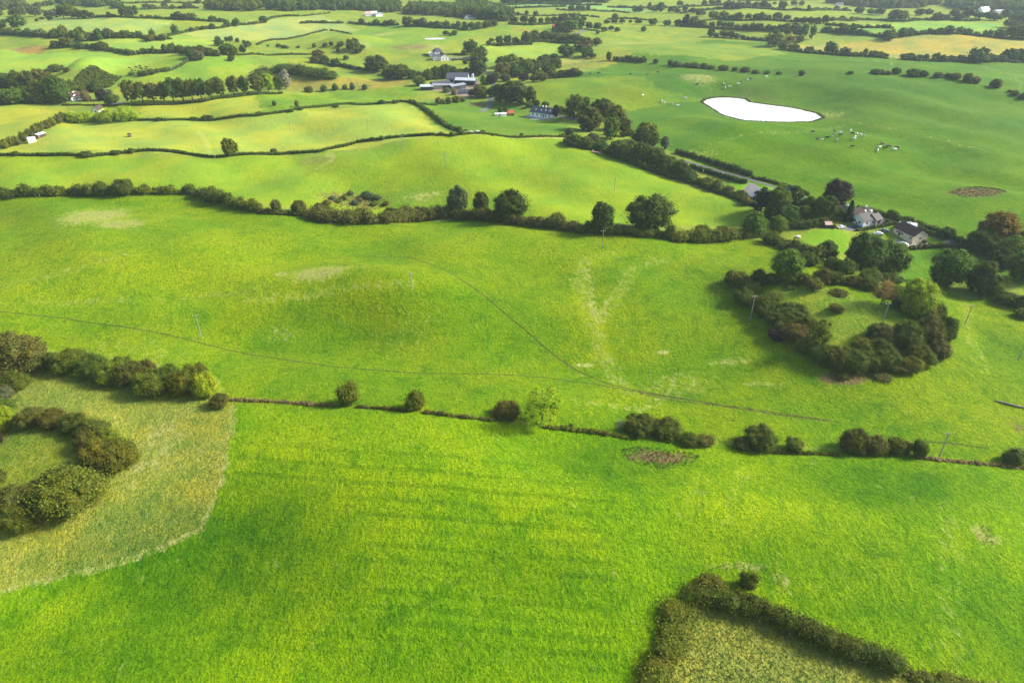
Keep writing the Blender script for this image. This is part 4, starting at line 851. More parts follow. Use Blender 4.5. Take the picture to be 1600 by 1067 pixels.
hedge('thin dark hedgerow in the far fields right of centre', [(870,16),(890,17),(925,17),(955,18.5),(982,21)], 2, 3.5, 'D', rough=.4)
hedge('broken thin hedgerow left of the round field tree', [(900,26),(920,26),(936,28)], 1.8, 3, 'D', rough=.5)
hedge('thin hedgerow right of the round field tree', [(950,30),(975,30),(1000,31),(1024,32)], 1.8, 3, 'D', rough=.5)
plants('in the scattered bush row right of centre', '948,38,9,5,D;960,37,10,4,D;972,37,9,4,D;985,36,6,4,D;998,38,11,6,D;1020,40,13,8,D;1042,41,12,7,D;1059,41,12,10,D', 'round', group='scattered bush row right of centre')
plants('in the far clump right of centre', '992,20,9,8,G;1000,20,10,11,D;1014,17,7,12,D;1022,19,13,10,D;1031,19,14,14,D;1048,20,9,9,D;1058,21,10,7,D;1062,10,10,8,D', 'round', group='trees of the far clump')
plants('in the hedgerow behind the white house', '565,39,9,10,D;588,40,12,8,D;603,40,10,7,M;612,40,12,8,D;637,41,18,14,D;652,42,14,11,D;662,42,14,13,G;674,43,12,8,D;684,43,11,10,D;697,44,12,11,D;708,44,8,7,D;716,44,9,10,D;727,48,11,13,D;738,47,13,12,D;748,46,12,11,M;760,44,14,11,D;772,41,12,9,D;697,56,10,6,D;704,57,6,5,D;710,56,9,8,B;764,72,9,8,D;780,70,11,13,D;793,70,12,14,D;768,66,8,4,D', 'round', group='trees behind the white house')
hedge('dark hedgerow behind the white house, left part', [(545,37),(570,39),(600,40),(622,40)], 2.4, 4, 'D', rough=.5)
hedge('low dark hedgerow left of the far red sheds', [(470,37),(490,36.5),(520,37),(536,37)], 2.4, 4, 'D', rough=.5)
hedge('broken hedge line climbing to the far red sheds', [(470,26),(490,24),(515,21)], 1.6, 2.5, 'D', rough=.5, gap=.3)
hedge('dark belt foot of the long tree belt', [(810,69),(850,66),(905,68)], 2.4, 4, 'D', rough=.4)
for lab, pts in [('low dark hedge under the trees below the tan field left part', [(1232,80),(1262,84),(1296,86),(1320,88),(1352,89),(1385,92)]), ('low dark hedge under the trees below the tan field right part', [(1410,94),(1440,96),(1475,97),(1520,98),(1560,97),(1610,98)]),
  ('hedgerow foot right of the hedge above the tan field', [(1462,54),(1500,54),(1530,57),(1565,61),(1610,63)]), ('hedgerow foot of the upper hedgerow right of centre', [(796,39),(825,40),(850,39),(872,38)]),
  ('hedgerow foot right of the trees behind the white house', [(634,42),(665,43),(700,45),(728,48)]), ('thin far hedge at the top right, below the skyline wood', [(1064,12),(1100,10),(1145,8),(1190,9)]),
  ('thin far hedge at the top right, second from the skyline', [(1064,22),(1090,18),(1120,15),(1150,14),(1200,15)]), ('thin far hedge at the top right, beside the far field trees', [(1200,15),(1225,17),(1263,18),(1290,17),(1330,18)]),
  ('thin far hedge in the top centre, nearest the skyline', [(640,6),(690,7),(730,5)]), ('thin far hedge in the top centre, above the long mixed wood', [(760,13),(800,14),(850,12),(884,11)]),
  ('thin far hedge above the bush row right of centre', [(950,12),(990,13),(1030,14),(1062,13)]), ('thin far hedge at top left between the woods', [(180,6),(230,5),(290,6),(320,5)]),
  ('thin far hedge at top left under the long dark wood', [(172,14),(210,16),(240,15),(266,14),(310,14)]), ('thin far hedge at top left beside the wood corner', [(38,20),(60,20),(84,19)]),
  ('thin far hedge behind the long tree belt', [(780,8),(830,7),(880,8),(940,9)]), ('far right hedgerow beyond the poplar clump', [(1290,40),(1320,42),(1350,44),(1394,45)]),
  ('hedgerow left of the poplar clump', [(1160,62),(1195,64),(1230,66)]), ('scrubby hedge line left of the copse beyond the farm', [(770,72),(800,71),(830,70)])]:
    hedge(lab, pts, 2.6, 4, 'D', rough=.55)
# far woods
thicket('brown purple wood at the top left corner', [(-20,17),(-20,6),(10,4),(28,6),(38,11),(40,15),(20,17)], 13, 6, 'H', 'far_wood')
thicket('long dark wood behind the far left fields', [(88,4),(130,1),(170,7),(172,12),(140,12),(100,9)], 12, 6, 'D', 'far_wood')
thicket('rust tinted wood above the climbing hedgerow', [(328,9),(400,5),(408,14),(398,18),(340,18),(325,15)], 12, 6, 'H', 'far_wood')
thicket('large dark wood at the top left of centre', [(412,8),(470,3),(530,2),(560,7),(562,17),(520,17),(470,17),(420,19)], 13, 6, 'D', 'far_wood')
thicket('dark wood behind the far red sheds', [(562,9),(600,7),(622,12),(622,20),(590,20),(564,18)], 12, 6, 'D', 'far_wood')
thicket('long mixed wood behind the white house fields', [(626,22),(650,17),(700,19),(722,9),(760,10),(778,20),(800,28),(798,34),(760,32),(730,30),(690,26),(640,24)], 12, 6, 'D', 'far_wood')
thicket('dark wood strip on the skyline right of centre', [(780,3),(860,1),(950,2),(948,5),(870,6),(790,6)], 11, 5, 'D', 'far_wood')
thicket('blue green wood at the top right', [(1290,5),(1330,0),(1430,0),(1470,6),(1450,12),(1400,14),(1340,11)], 12, 6, 'D', 'far_wood')
thicket('blue green wood at the top right corner', [(1470,8),(1500,1),(1600,0),(1640,20),(1600,26),(1560,18),(1510,18)], 12, 6, 'D', 'far_wood')
thicket('skyline wood along the top left edge', [(-60,-8),(200,-10),(330,-6),(330,-2),(180,-2),(-60,0)], 12, 7, 'D', 'far_wood')
thicket('skyline wood along the top centre edge', [(400,-6),(700,-8),(1000,-6),(1000,-2),(700,-1),(400,-1)], 12, 7, 'D', 'far_wood')
thicket('skyline wood along the top right edge', [(1050,-6),(1400,-10),(1680,-8),(1680,-2),(1350,-3),(1050,-2)], 12, 7, 'D', 'far_wood')
settle_trees()
print('plants', N_TREE, len(DEFER))
# ------------------------------------------------------------------ road and drive
ASPH = simple_mat('asphalt', (.085, .085, .082), .9, var=.22, scale=.6)
CONC = simple_mat('pale_concrete', (.34, .32, .29), .9, var=.2, scale=.5)
GRAV = simple_mat('grey_gravel', (.13, .13, .135), .95, var=.25, scale=.8)
YARD = simple_mat('brown_yard', (.22, .17, .12), .95, var=.25, scale=.3)
def ribbon(name, pts, wm, mat, lift=.06):
    w = PL(pts)[:, :2]; seg = np.hypot(*(w[1:]-w[:-1]).T); cum = np.concatenate([[0], np.cumsum(seg)])
    s = np.linspace(0, cum[-1], max(4, int(cum[-1]/2.5))); x = np.interp(s, cum, w[:, 0]); y = np.interp(s, cum, w[:, 1])
    for _ in range(6):
        x[1:-1] = (x[:-2]+x[1:-1]*2+x[2:])/4; y[1:-1] = (y[:-2]+y[1:-1]*2+y[2:])/4
    t = nrm(np.stack([np.gradient(x), np.gradient(y)], 1)); nn = np.stack([-t[:, 1], t[:, 0]], 1)
    rows = [np.column_stack([x+nn[:, 0]*k, y+nn[:, 1]*k]) for k in np.linspace(-wm/2, wm/2, 5)]
    V = np.vstack([np.column_stack([r, zat(r[:, 0], r[:, 1])+lift+.05*(1-abs(i-2)/2)]) for i, r in enumerate(rows)]); n = len(x)
    Fq = [(i*n+j, i*n+j+1, (i+1)*n+j+1, (i+1)*n+j) for i in range(4) for j in range(n-1)]
    return tag(link(name, np_mesh(name, V, np.array(Fq)[:, ::-1], [mat], smooth=True)), kind='structure')
def patch(name, poly, mat, lift=.05, step=2.0):
    w = PL(poly)[:, :2]; mn, mx = w.min(0), w.max(0)
    per = []
    for a, b in zip(w, np.roll(w, -1, 0)):
        k = max(1, int(np.hypot(*(b-a))/step)); per += [a+(b-a)*i/k for i in range(k)]
    per = np.array(per); c = per.mean(0); n = len(per); rings = 5
    V = []; 
    for r in range(rings):
        q = c+(per-c)*(1-r/rings); V.append(np.column_stack([q, zat(q[:, 0], q[:, 1])+lift]))
    V.append(np.array([[*c, zat(*c)[0]+lift]])); V = np.vstack(V)
    Fq = [(r*n+j, r*n+(j+1) % n, (r+1)*n+(j+1) % n, (r+1)*n+j) for r in range(rings-1) for j in range(n)]
    T = [((rings-1)*n+j, (rings-1)*n+(j+1) % n, rings*n) for j in range(n)]
    me = np_mesh(name, V, [np.array(Fq), np.array(T)], [mat])
    return tag(link(name, me), kind='structure')
ribbon('road', [(945,236),(1000,240),(1045,246),(1083,256),(1120,265.5),(1150,274.5),(1180,283.5),(1210,292.5),(1240,302.5),(1280,317),(1330,332),(1380,343.5),(1420,354),(1470,371),(1510,387),(1560,405),(1640,432)], 3.6, ASPH)
ribbon('lane', [(752,175),(765,165),(772,140),(768,122),(760,112),(752,98)], 4.0, GRAV)
ribbon('lane', [(905,189),(890,186),(870,181),(850,178)], 3.0, GRAV)
ribbon('lane', [(168,163),(176,162),(192,161),(205,165)], 4.0, GRAV)
ribbon('lane', [(884,58),(905,52),(918,46)], 4.5, GRAV)
patch('driveway', [(1170,286),(1180,288),(1190,296),(1186,306),(1180,314),(1165,310),(1160,299),(1166,292)], GRAV)
patch('driveway', [(1326,352),(1352,358),(1372,352),(1376,347),(1388,349),(1392,352),(1360,357),(1345,361),(1318,360)], GRAV)
patch('driveway', [(1398,372),(1424,384),(1448,378),(1452,383),(1420,388),(1400,384)], CONC)
patch('patio', [(818,182),(828,180),(868,183),(858,187),(832,187)], CONC)
patch('farmyard', [(655,141),(690,143),(712,150),(738,152),(748,146),(750,128),(742,126),(700,133),(672,133)], YARD, .04)
patch('farmyard', [(668,92),(702,95),(740,92),(738,89),(702,90)], GRAV)
# ------------------------------------------------------------------ buildings
def box_vf(x0, x1, y0, y1, z0, z1):
    V = np.array([(x, y, z) for z in (z0, z1) for y in (y0, y1) for x in (x0, x1)], float)
    return V, np.array([(0, 2, 3, 1), (4, 5, 7, 6), (0, 1, 5, 4), (2, 6, 7, 3), (0, 4, 6, 2), (1, 3, 7, 5)])
def gable_body(L, Wd, h, rise, hip=0.0, z0=-.8):
    V = [(0,0,z0),(L,0,z0),(L,Wd,z0),(0,Wd,z0),(0,0,h),(L,0,h),(L,Wd,h),(0,Wd,h)]
    Fq = [(0,1,5,4),(1,2,6,5),(2,3,7,6),(3,0,4,7),(3,2,1,0)]; T = []
    if not hip:
        V += [(0,Wd/2,h+rise),(L,Wd/2,h+rise)]; T = [(4,8,7),(5,6,9)]
        Fq += [(4,5,9,8),(6,7,8,9)]
    else: Fq += [(4,5,6,7)]
    return np.array(V, float), [np.array(Fq)]+([np.array(T)] if T else [])
def roof_vf(L, Wd, h, rise, o=.35, th=.16, hip=0.0):
    k = rise/(Wd/2); e = o*k
    def layer(d): return [(-o,-o,h-e+d),(L+o,-o,h-e+d),(L+o,Wd+o,h-e+d),(-o,Wd+o,h-e+d),(-o+hip*(Wd/2+o),Wd/2,h+rise+d),(L+o-hip*(Wd/2+o),Wd/2,h+rise+d)]
    V = np.array(layer(.03)+layer(.03+th), float)
    Fq = [(6,7,11,10),(8,9,10,11),(1,0,4,5),(3,2,5,4),(0,1,7,6),(2,3,9,8)]
    T = []
    if hip: T = [(9,6,10),(7,8,11),(0,3,4),(2,1,5)]; Fq += [(3,0,6,9),(1,2,8,7)]
    else: Fq += [(0,4,10,6),(4,3,9,10),(1,7,11,5),(5,11,8,2)]
    return V, [np.array(Fq)]+([np.array(T)] if T else [])
WALL = {k: simple_mat('render_'+k, c, .8, var=.07, scale=.7) for k, c in dict(white=(.86,.86,.84), cream=(.72,.62,.48), grey=(.42,.41,.39), dark=(.05,.055,.06), stone=(.34,.30,.25), brown=(.16,.11,.08), pink=(.62,.42,.38), red=(.42,.07,.05), tin=(.36,.38,.42)).items()}
def roof_mat(name, col):
    m = NT(name); co = m.objco()
    wv = m.n.new('ShaderNodeTexWave'); wv.bands_direction = 'Z'; wv.inputs['Scale'].default_value = 1.6; wv.inputs['Distortion'].default_value = .6; m.t.links.new(co, wv.inputs[0])
    n = m.noise(co, 1.1, 4, .65)
    c = m.mix(m.remap(n, .3, .7), tuple(x*.7 for x in col), tuple(x*1.3 for x in col)); c = m.mix(m.math('MULTIPLY', wv.outputs[0], .25), c, tuple(x*.5 for x in col))
    m.set(m.b.inputs['Base Color'], c); m.b.inputs['Roughness'].default_value = .6; m.b.inputs['Specular IOR Level'].default_value = .12
    return m.m
ROOF = {k: roof_mat('roof_'+k, c) for k, c in dict(slate=(.085,.09,.11), brown=(.075,.050,.042), grey=(.075,.068,.068), dark=(.07,.075,.095), light=(.42,.46,.50), red=(.40,.10,.07), white=(.62,.62,.62), mid=(.24,.26,.30), pink=(.5,.33,.29)).items()}
GLASS = NT('window_glass'); GLASS.b.inputs['Base Color'].default_value = (.03, .035, .045, 1); GLASS.b.inputs['Roughness'].default_value = .08; GLASS = GLASS.m
FRAME = simple_mat('white_frame', (.75, .75, .73), .5, var=.05)
DOORM = simple_mat('dark_door', (.06, .05, .05), .5)
DARK = simple_mat('dark_opening', (.025, .025, .028), .9)
def seat(pA, pB):
    """frame of a building from two ground pixels: front wall runs A->B (left to right as seen from in front)"""
    a, b = P(*pA), P(*pB); d = b[:2]-a[:2]; L = float(np.hypot(*d)); return a, math.atan2(d[1], d[0]), L
def sub_box(name, parent, mat, dims):
    V, Fq = box_vf(*dims); return link(name, np_mesh(name, V, Fq, [mat]), parent)
def window(parent, side, L, Wd, s, z, w=1.3, h=1.2):
    """framed window proud of a wall; side: front, left, right, back"""
    def bx(t0, t1, za, zb, d0, d1):
        if side == 'front': return (t0, t1, -d1, -d0, za, zb)
        if side == 'back': return (t0, t1, Wd+d0, Wd+d1, za, zb)
        if side == 'left': return (-d1, -d0, t0, t1, za, zb)
        return (L+d0, L+d1, t0, t1, za, zb)
    e = .09; parts = [box_vf(*bx(s-w/2, s-w/2+e, z, z+h, -.05, .05)), box_vf(*bx(s+w/2-e, s+w/2, z, z+h, -.05, .05)), box_vf(*bx(s-w/2+e, s+w/2-e, z, z+e, -.05, .05)), box_vf(*bx(s-w/2+e, s+w/2-e, z+h-e, z+h, -.05, .05)), box_vf(*bx(s-e/2, s+e/2, z+e, z+h-e, -.05, .045))]
    V, Fl = joinm(parts); o = link('window', np_mesh('window', V, Fl, [FRAME]), parent)
    V, Fq = box_vf(*bx(s-w/2+e*.5, s+w/2-e*.5, z+e*.5, z+h-e*.5, -.06, .025)); link('pane', np_mesh('pane', V, Fq, [GLASS]), o)
    return o
def building(name, label, pA, pB, Wd, h, rise, wall='white', roof='slate', wins=(), doors=(), chim=(), lights=(), hip=0.0, L=None, cat='house', group=None, o=.35, openings=()):
    a, ang, L0 = seat(pA, pB); L = L or L0
    root = link(name, None, loc=(float(a[0]), float(a[1]), float(a[2]))); root.rotation_euler.z = ang
    c = a[:2]+np.array([cos(ang)*L-sin(ang)*Wd, sin(ang)*L+cos(ang)*Wd])*.5
    root.location.z = float(max(zat(c[0], c[1])[0], a[2]-.3))
    tag(root, label, cat, group)
    V, Fl = gable_body(L, Wd, h, rise, hip); link('wall', np_mesh('wall', V, Fl, [WALL[wall]]), root)
    V, Fl = roof_vf(L, Wd, h, rise, o, hip=hip); rf = link('roof', np_mesh('roof', V, Fl, [ROOF[roof]]), root)
    for w in wins: window(root, w[0], L, Wd, *[w[1]*(L if w[0] in ('front', 'back') else Wd)], *w[2:])
    for d in doors: sub_box('door', root, DOORM, (d*L-.5, d*L+.5, -.05, .04, 0, 2.05))
    for s, e0, e1, z1 in openings: 
        sub_box('opening', root, DARK, (e0*L, e1*L, -.04, .03, .05, z1) if s == 'front' else ((-.04, .03, e0*Wd, e1*Wd, .05, z1) if s == 'left' else (L-.03, L+.04, e0*Wd, e1*Wd, .05, z1)))
    for f in chim:
        V1 = box_vf(f*L-.45, f*L+.45, Wd/2-.3, Wd/2+.3, h+rise-.5, h+rise+.95); V2 = tube([(f*L, Wd/2, h+rise+.9), (f*L, Wd/2, h+rise+1.35)], [.14, .12], 6)
        V, Fl = joinm([V1, (V2[0], [V2[1], V2[2]])]); link('chimney', np_mesh('chimney', V, Fl, [WALL['white']]), rf)
    for f, t in lights:
        y = Wd/2*t; z = h+rise*t+.2; k = rise/(Wd/2); V, Fq = box_vf(f*L-.4, f*L+.4, -.55, .55, 0, .06)
        ca, sa = 1/math.hypot(1, k), k/math.hypot(1, k); V = np.column_stack([V[:, 0], y+V[:, 1]*ca-V[:, 2]*sa, z+V[:, 1]*sa+V[:, 2]*ca])
        link('rooflight', np_mesh('rooflight', V, Fq, [FRAME]), rf)
    return root
fw = lambda *xs, z=.9, w=1.3, h=1.2, side='front': [(side, x, z, w, h) for x in xs]
# houses beside the road
building('bungalow', 'cream bungalow with long dark brown roof beside the clipped brown hedge', (1395,363), (1424,382), 8.0, 2.7, 2.6, 'cream', 'brown', fw(.2, .45, .88)+fw(.5, side='right'), (.32,), (.35,))
building('house_wing', 'cream front wing with brown gabled roof in the middle of the long bungalow', (1406,374), (1418,381), 3.2, 2.6, 1.8, 'cream', 'brown', fw(.5), cat='house wing') if False else None
building('bungalow', 'white walled house with grey gabled roof behind the dark conifer and hedge', (1347,357), (1367,351.5), 7.5, 2.8, 2.3, 'white', 'grey', fw(.3, .75)+fw(.3, .7, side='left'), (), (.95,))
building('bungalow', 'low house with brown and slate roof behind the grey gabled one', (1331,346), (1362,345), 7.0, 2.7, 2.3, 'white', 'brown', fw(.06), (), (.72,), ((.65, .5), (.9, .5)))
building('garage', 'small brown hipped garage right of the grey roofed house', (1367,354), (1377,349.5), 6.0, 2.4, 1.9, 'stone', 'grey', (), (), cat='garage', hip=.0, openings=(('front', .2, .8, 2.0),))
building('cottage', 'small cream cottage half hidden left of the pointed conifer', (1305,340), (1318,343), 7.0, 2.8, 2.2, 'cream', 'grey', fw(.4), (), (.9,))
building('house', 'white gable ended house among the trees beside the road', (1239,312), (1249,310), 11.0, 3.4, 3.2, 'white', 'slate', fw(.5)) if False else None
def turned_gable(name, label, pA, pB, Ln, **k):
    """gable wall A->B faces the camera; the ridge runs away behind it"""
    a, ang, Wd = seat(pA, pB); h, rise, wall, roof = k['h'], k['rise'], k['wall'], k['roof']
    root = link(name, None, loc=(float(a[0]), float(a[1]), float(a[2]))); root.rotation_euler.z = ang+pi/2; tag(root, label, k.get('cat', 'house'))
    # local x runs away from the camera, local y to the left
    off = np.array([0, -Wd, 0])
    V, Fl = gable_body(Ln, Wd, h, rise); link('wall', np_mesh('wall', V+off, Fl, [WALL[wall]]), root)
    V, Fl = roof_vf(Ln, Wd, h, rise); link('roof', np_mesh('roof', V+off, Fl, [ROOF[roof]]), root)
    for s in k.get('wins', ()):
        e = Wd*s; V, Fl = joinm([box_vf(-.05, .05, -e-.6, -e+.6, .9, 2.1)]); o = link('window', np_mesh('window', V, Fl, [FRAME]), root)
        V, Fq = box_vf(-.07, .04, -e-.5, -e+.5, 1.0, 2.0); link('pane', np_mesh('pane', V, Fq, [GLASS]), o)
    return root
turned_gable('house', 'white gable ended house among the trees beside the road', (1239,312), (1249,311), 11.0, h=2.9, rise=2.6, wall='white', roof='slate', wins=(.5,))
turned_gable('gable_house', 'white gabled cottage peeping over the tall bright green hedge', (146,178), (154,178), 9.0, h=2.6, rise=2.4, wall='white', roof='brown', wins=(.5,))
building('outbuilding', 'small white outbuilding by the gravel drive behind the bushes', (1170,312), (1177,315), 4.0, 2.2, 1.2, 'white', 'light', (), (.5,), cat='outbuilding')
# bungalow and shed on the lane
building('bungalow', 'white dormer bungalow with slate roof and rooflights beside the purple tree', (828,183.5), (866,184.5), 8.2, 2.7, 3.6, 'white', 'slate', fw(.12, .3, .47, .64, .8, z=.3, w=1.2, h=1.9)+fw(.5, side='left'), (.56,), (.42, .55), ((.2, .45), (.42, .45), (.6, .5), (.78, .5)))
building('shed', 'small red roofed shed left of the white dormer bungalow', (794,181), (803,181.5), 4.2, 2.0, 1.6, 'brown', 'red', fw(.4, z=.8, w=1.1, h=1.0), (), cat='shed')
building('outbuilding', 'low white outbuilding beside the small red roofed shed', (774,181.5), (791,182.5), 3.0, 1.5, .5, 'white', 'white', (), (.4,), cat='outbuilding')
# cattle farm
building('barn', 'large dark roofed barn of the cattle farm', (698,133), (731,131.5), 18, 5.2, 3.4, 'tin', 'dark', (), (), cat='barn', openings=(('front', .05, .3, 4.2),))
building('barn', 'barn with pale tin roof in front of the large dark barn', (711,134.5), (742,133.5), 9, 4.4, 1.5, 'dark', 'light', (), (), cat='barn', openings=(('front', .1, .9, 3.4),))
building('shed', 'long low shed with pale roof at the left end of the cattle farm', (657,142), (677,141), 9, 2.9, 1.1, 'dark', 'light', (), (), cat='shed', openings=(('front', .1, .9, 2.2),))
building('shed', 'long low shed with mid grey roof in the middle of the cattle farm', (676,140.5), (708,138.5), 6, 2.9, 1.0, 'stone', 'mid', (), (), cat='shed', openings=(('front', .5, .95, 2.2),))
building('shed', 'dark roofed low shed between the long sheds and the barns', (676,136), (704,135), 6, 3.0, 1.0, 'dark', 'dark', (), (), cat='shed')
building('shed', 'small blue grey shed by the brown farmyard', (706,141), (728,139), 6, 3, .9, 'dark', 'mid', (), (), cat='shed', openings=(('front', .1, .6, 2.2),))
def silage():
    R = np.random.default_rng(3); c = P(722, 147); root = link('silage_clamp', None, loc=c); tag(root, 'dark silage clamp covered with black sheet and tyres in the farmyard', 'silage clamp')
    n = 14; X, Y = np.meshgrid(np.linspace(-9, 9, n), np.linspace(-1, 15, n)); Z = 1.9*np.clip(1-(X/9.5)**4, 0, 1)*np.clip(1-((Y-7)/8.6)**4, 0, 1)-.2+.1*R.random(X.shape)
    I2 = np.arange(n*n).reshape(n, n); Fq = np.stack([I2[:-1, :-1], I2[:-1, 1:], I2[1:, 1:], I2[1:, :-1]], -1).reshape(-1, 4)
    link('sheet', np_mesh('sheet', np.stack([X, Y, Z], -1).reshape(-1, 3), Fq, [simple_mat('black_sheet', (.045, .045, .065), .35)]), root)
    parts = []
    for k in range(60):
        x, y = R.uniform(-7.5, 7.5), R.uniform(.5, 13.5); z = 1.9*max(0, 1-(x/9.5)**4)*max(0, 1-((y-7)/8.6)**4)-.05; t = np.linspace(0, 2*pi, 9)
        V, q, T = tube(np.stack([x+.36*np.cos(t), y+.36*np.sin(t), np.full(9, z)], 1), [.13]*9, 5); parts.append((V, [q]))
    V, Fl = joinm(parts); link('tyre_cover', np_mesh('tyre_cover', V, Fl, [simple_mat('tyre_rubber', (.09, .09, .11), .7)]), root)
silage()
def feed_bin():
    c = P(739, 128); root = link('feed_bin', None, loc=c); tag(root, 'slim pale feed bin beside the barns', 'feed bin')
    m = simple_mat('pale_steel', (.55, .57, .6), .4, .3); V, q, T = tube([(0, 0, 2.4), (0, 0, 3.2), (0, 0, 6.6), (0, 0, 7.2)], [.3, 1.1, 1.1, .3], 12); link('bin_body', np_mesh('bin_body', V, [q, T], [m]), root)
    for k in range(4):
        a = k*pi/2+.4; V, q, T = tube([(cos(a)*.95, sin(a)*.95, -.2), (cos(a)*.95, sin(a)*.95, 3.2)], [.07, .07], 5); link('leg', np_mesh('leg', V, [q, T], [m]), root)
feed_bin()
# white house
building('farmhouse', 'tall white farmhouse with dark hipped slate roof beyond the cattle farm', (680,90), (692,89.5), 9, 5.0, 3.6, 'white', 'dark', fw(.3, .7, z=3.4), (), (.5,), hip=.8)
building('outbuilding', 'white front range of the tall farmhouse, left one of two', (677,95), (688.5,94.5), 7, 3.4, 1.8, 'white', 'slate', fw(.3, .7), (), cat='outbuilding')
turned_gable('outbuilding', 'white gabled front range of the tall farmhouse, right one of two', (689,95.5), (701,95), 14, h=4.0, rise=2.4, wall='white', roof='brown', wins=(.3, .7), cat='outbuilding')
building('shed', 'white low shed left of the tall farmhouse', (671,89), (680,89), 6, 3.2, 1.0, 'white', 'white', (), (), cat='shed')
# left cottage and sheds
building('cottage', 'long white cottage with dark brown roof and chimneys on the left', (113,159), (129,156), 8, 2.8, 2.6, 'white', 'brown', fw(.25, .6, .85, w=1.6), (.45,), (.08, .55))
building('cottage_wing', 'low brown roofed left wing of the long white cottage', (99,156), (113,159), 7, 2.5, 2.2, 'white', 'brown', fw(.2, .5, .8, w=1.8), (), (), cat='house wing')
building('shed', 'grey white boxy shed in front of the rounded bush row', (45,224.5), (57,221.5), 4.5, 2.6, .35, 'white', 'white', fw(.35, z=.9, w=.8, h=.9), (), cat='shed', o=.1)
building('shed', 'low open fronted shed with white roof beside the boxy shed', (61,217), (72,212), 4, 2.2, .5, 'brown', 'white', (), (), cat='shed', openings=(('front', .25, .45, 1.8), ('front', .52, .70, 1.8), ('front', .77, .95, 1.8)))
building('shed', 'small dark garden shed with pinkish roof at the lawn corner', (1289,357), (1298,357.5), 2.8, 1.9, .9, 'dark', 'pink', (), (), cat='shed')
# far buildings
building('far_house', 'far white house with pinkish roof before the dark woods, left one', (571,26), (582,25.5), 9, 3, 3, 'white', 'pink', (), ())
building('far_shed', 'far pink walled shed before the dark woods, middle one', (581,25.5), (590,25.2), 8, 3, 3, 'pink', 'white', (), (), cat='shed')
building('far_shed', 'far long white shed before the dark woods, right one', (588,26.5), (598,26), 8, 3, 1.8, 'white', 'mid', (), (), cat='shed')
building('far_house', 'far white gabled house among woods at the top right', (1534,20), (1546,19), 9, 4, 4, 'white', 'white', (), ())
building('far_shed', 'far long pale roofed building right of the white gabled house', (1557,21), (1572,20.5), 9, 3, 1.5, 'grey', 'light', (), (), cat='shed')
building('far_shed', 'far pinkish roofed building at the right end of the far group', (1575,21.5), (1588,21.5), 9, 3, 2, 'white', 'pink', (), (), cat='shed')
building('far_house', 'far small white house in the top right corner', (1571,6), (1579,5.5), 9, 4, 3, 'white', 'white', (), ())
building('far_house', 'far white house below the blue green wood', (1309,10), (1318,10), 9, 3, 3, 'white', 'slate', (), ())
building('far_house', 'far white house inside the long mixed wood', (732,31), (744,30), 9, 3, 2.5, 'white', 'slate', (), ())
building('far_shed', 'far red roofed shed at the edge of the copse', (864,47), (873,46.5), 9, 3, 2.4, 'brown', 'red', (), (), cat='shed')
# ------------------------------------------------------------------ poles
POLE = simple_mat('weathered_pole', (.27, .24, .20), .85, var=.25); INS = simple_mat('porcelain', (.6, .6, .6), .3)
def pole(px, yt, yb, label, arms=1):
    b = P(px, yb); s = float(ppm(b)); h = min(max((yb-yt)/(s*cos(vang(b))), 6.0), 10.5); r = .17
    root = link('electricity_pole', None, loc=b); tag(root, label, 'pole', 'electricity poles across the fields'); root.rotation_euler.z = float(math.atan2(-b[0], b[1])*.4+.3)
    V, q, T = tube([(0, 0, -.5), (0, 0, h*.5), (0, 0, h)], [r, r*.85, r*.7], 8); link('shaft', np_mesh('shaft', V, [q, T], [POLE]), root)
    V, Fq = box_vf(-.95, .95, .13, .25, h-.35, h-.2); link('crossarm', np_mesh('crossarm', V, Fq, [POLE]), root)
    for x in (-.8, 0, .8):
        z = h-.2 if x else h; V, q, T = tube([(x, .19 if x else 0, z), (x, .19 if x else 0, z+.16), (x, .19 if x else 0, z+.3)], [.05, .09, .05], 6); link('insulator', np_mesh('insulator', V, [q, T], [INS]), root)
for a in [(315,492,528,'pole in the mid pasture left of the stony patch'), (643,430,450,'short pole on the ridge in the middle of the mid pasture'), (941,361,389,'pole just below the giant round tree hedge line'),
          (1172,463,499,'leaning pole at the left rim of the ring mound'), (1381,476,499,'pole on the grassy top of the ring mound'), (1508,477,506,'pole in the pasture right of the ring mound'),
          (1467,675,714,'pole with pale insulators near the bank at the right'), (1591,528,562,'pole at the right frame edge below the roadside bushes'), (575,188,206,'pole in the pale field, right one of two'), (454,192,206,'pole in the pale field, left one of two'),
          (629,214,229,'pole beside the clipped hedge below the pale field'), (696,240,262,'pole in the field beyond the hedge line, left one of two'), (960,278,298,'pole in the field beyond the hedge line, right one of two'),
          (68,170,182,'pale pole in the yellowish left field'), (1111,141,151,'pole at the left tip of the white pond'), (1160,258,270,'pole beside the trimmed roadside hedge')]:
    pole(*a)
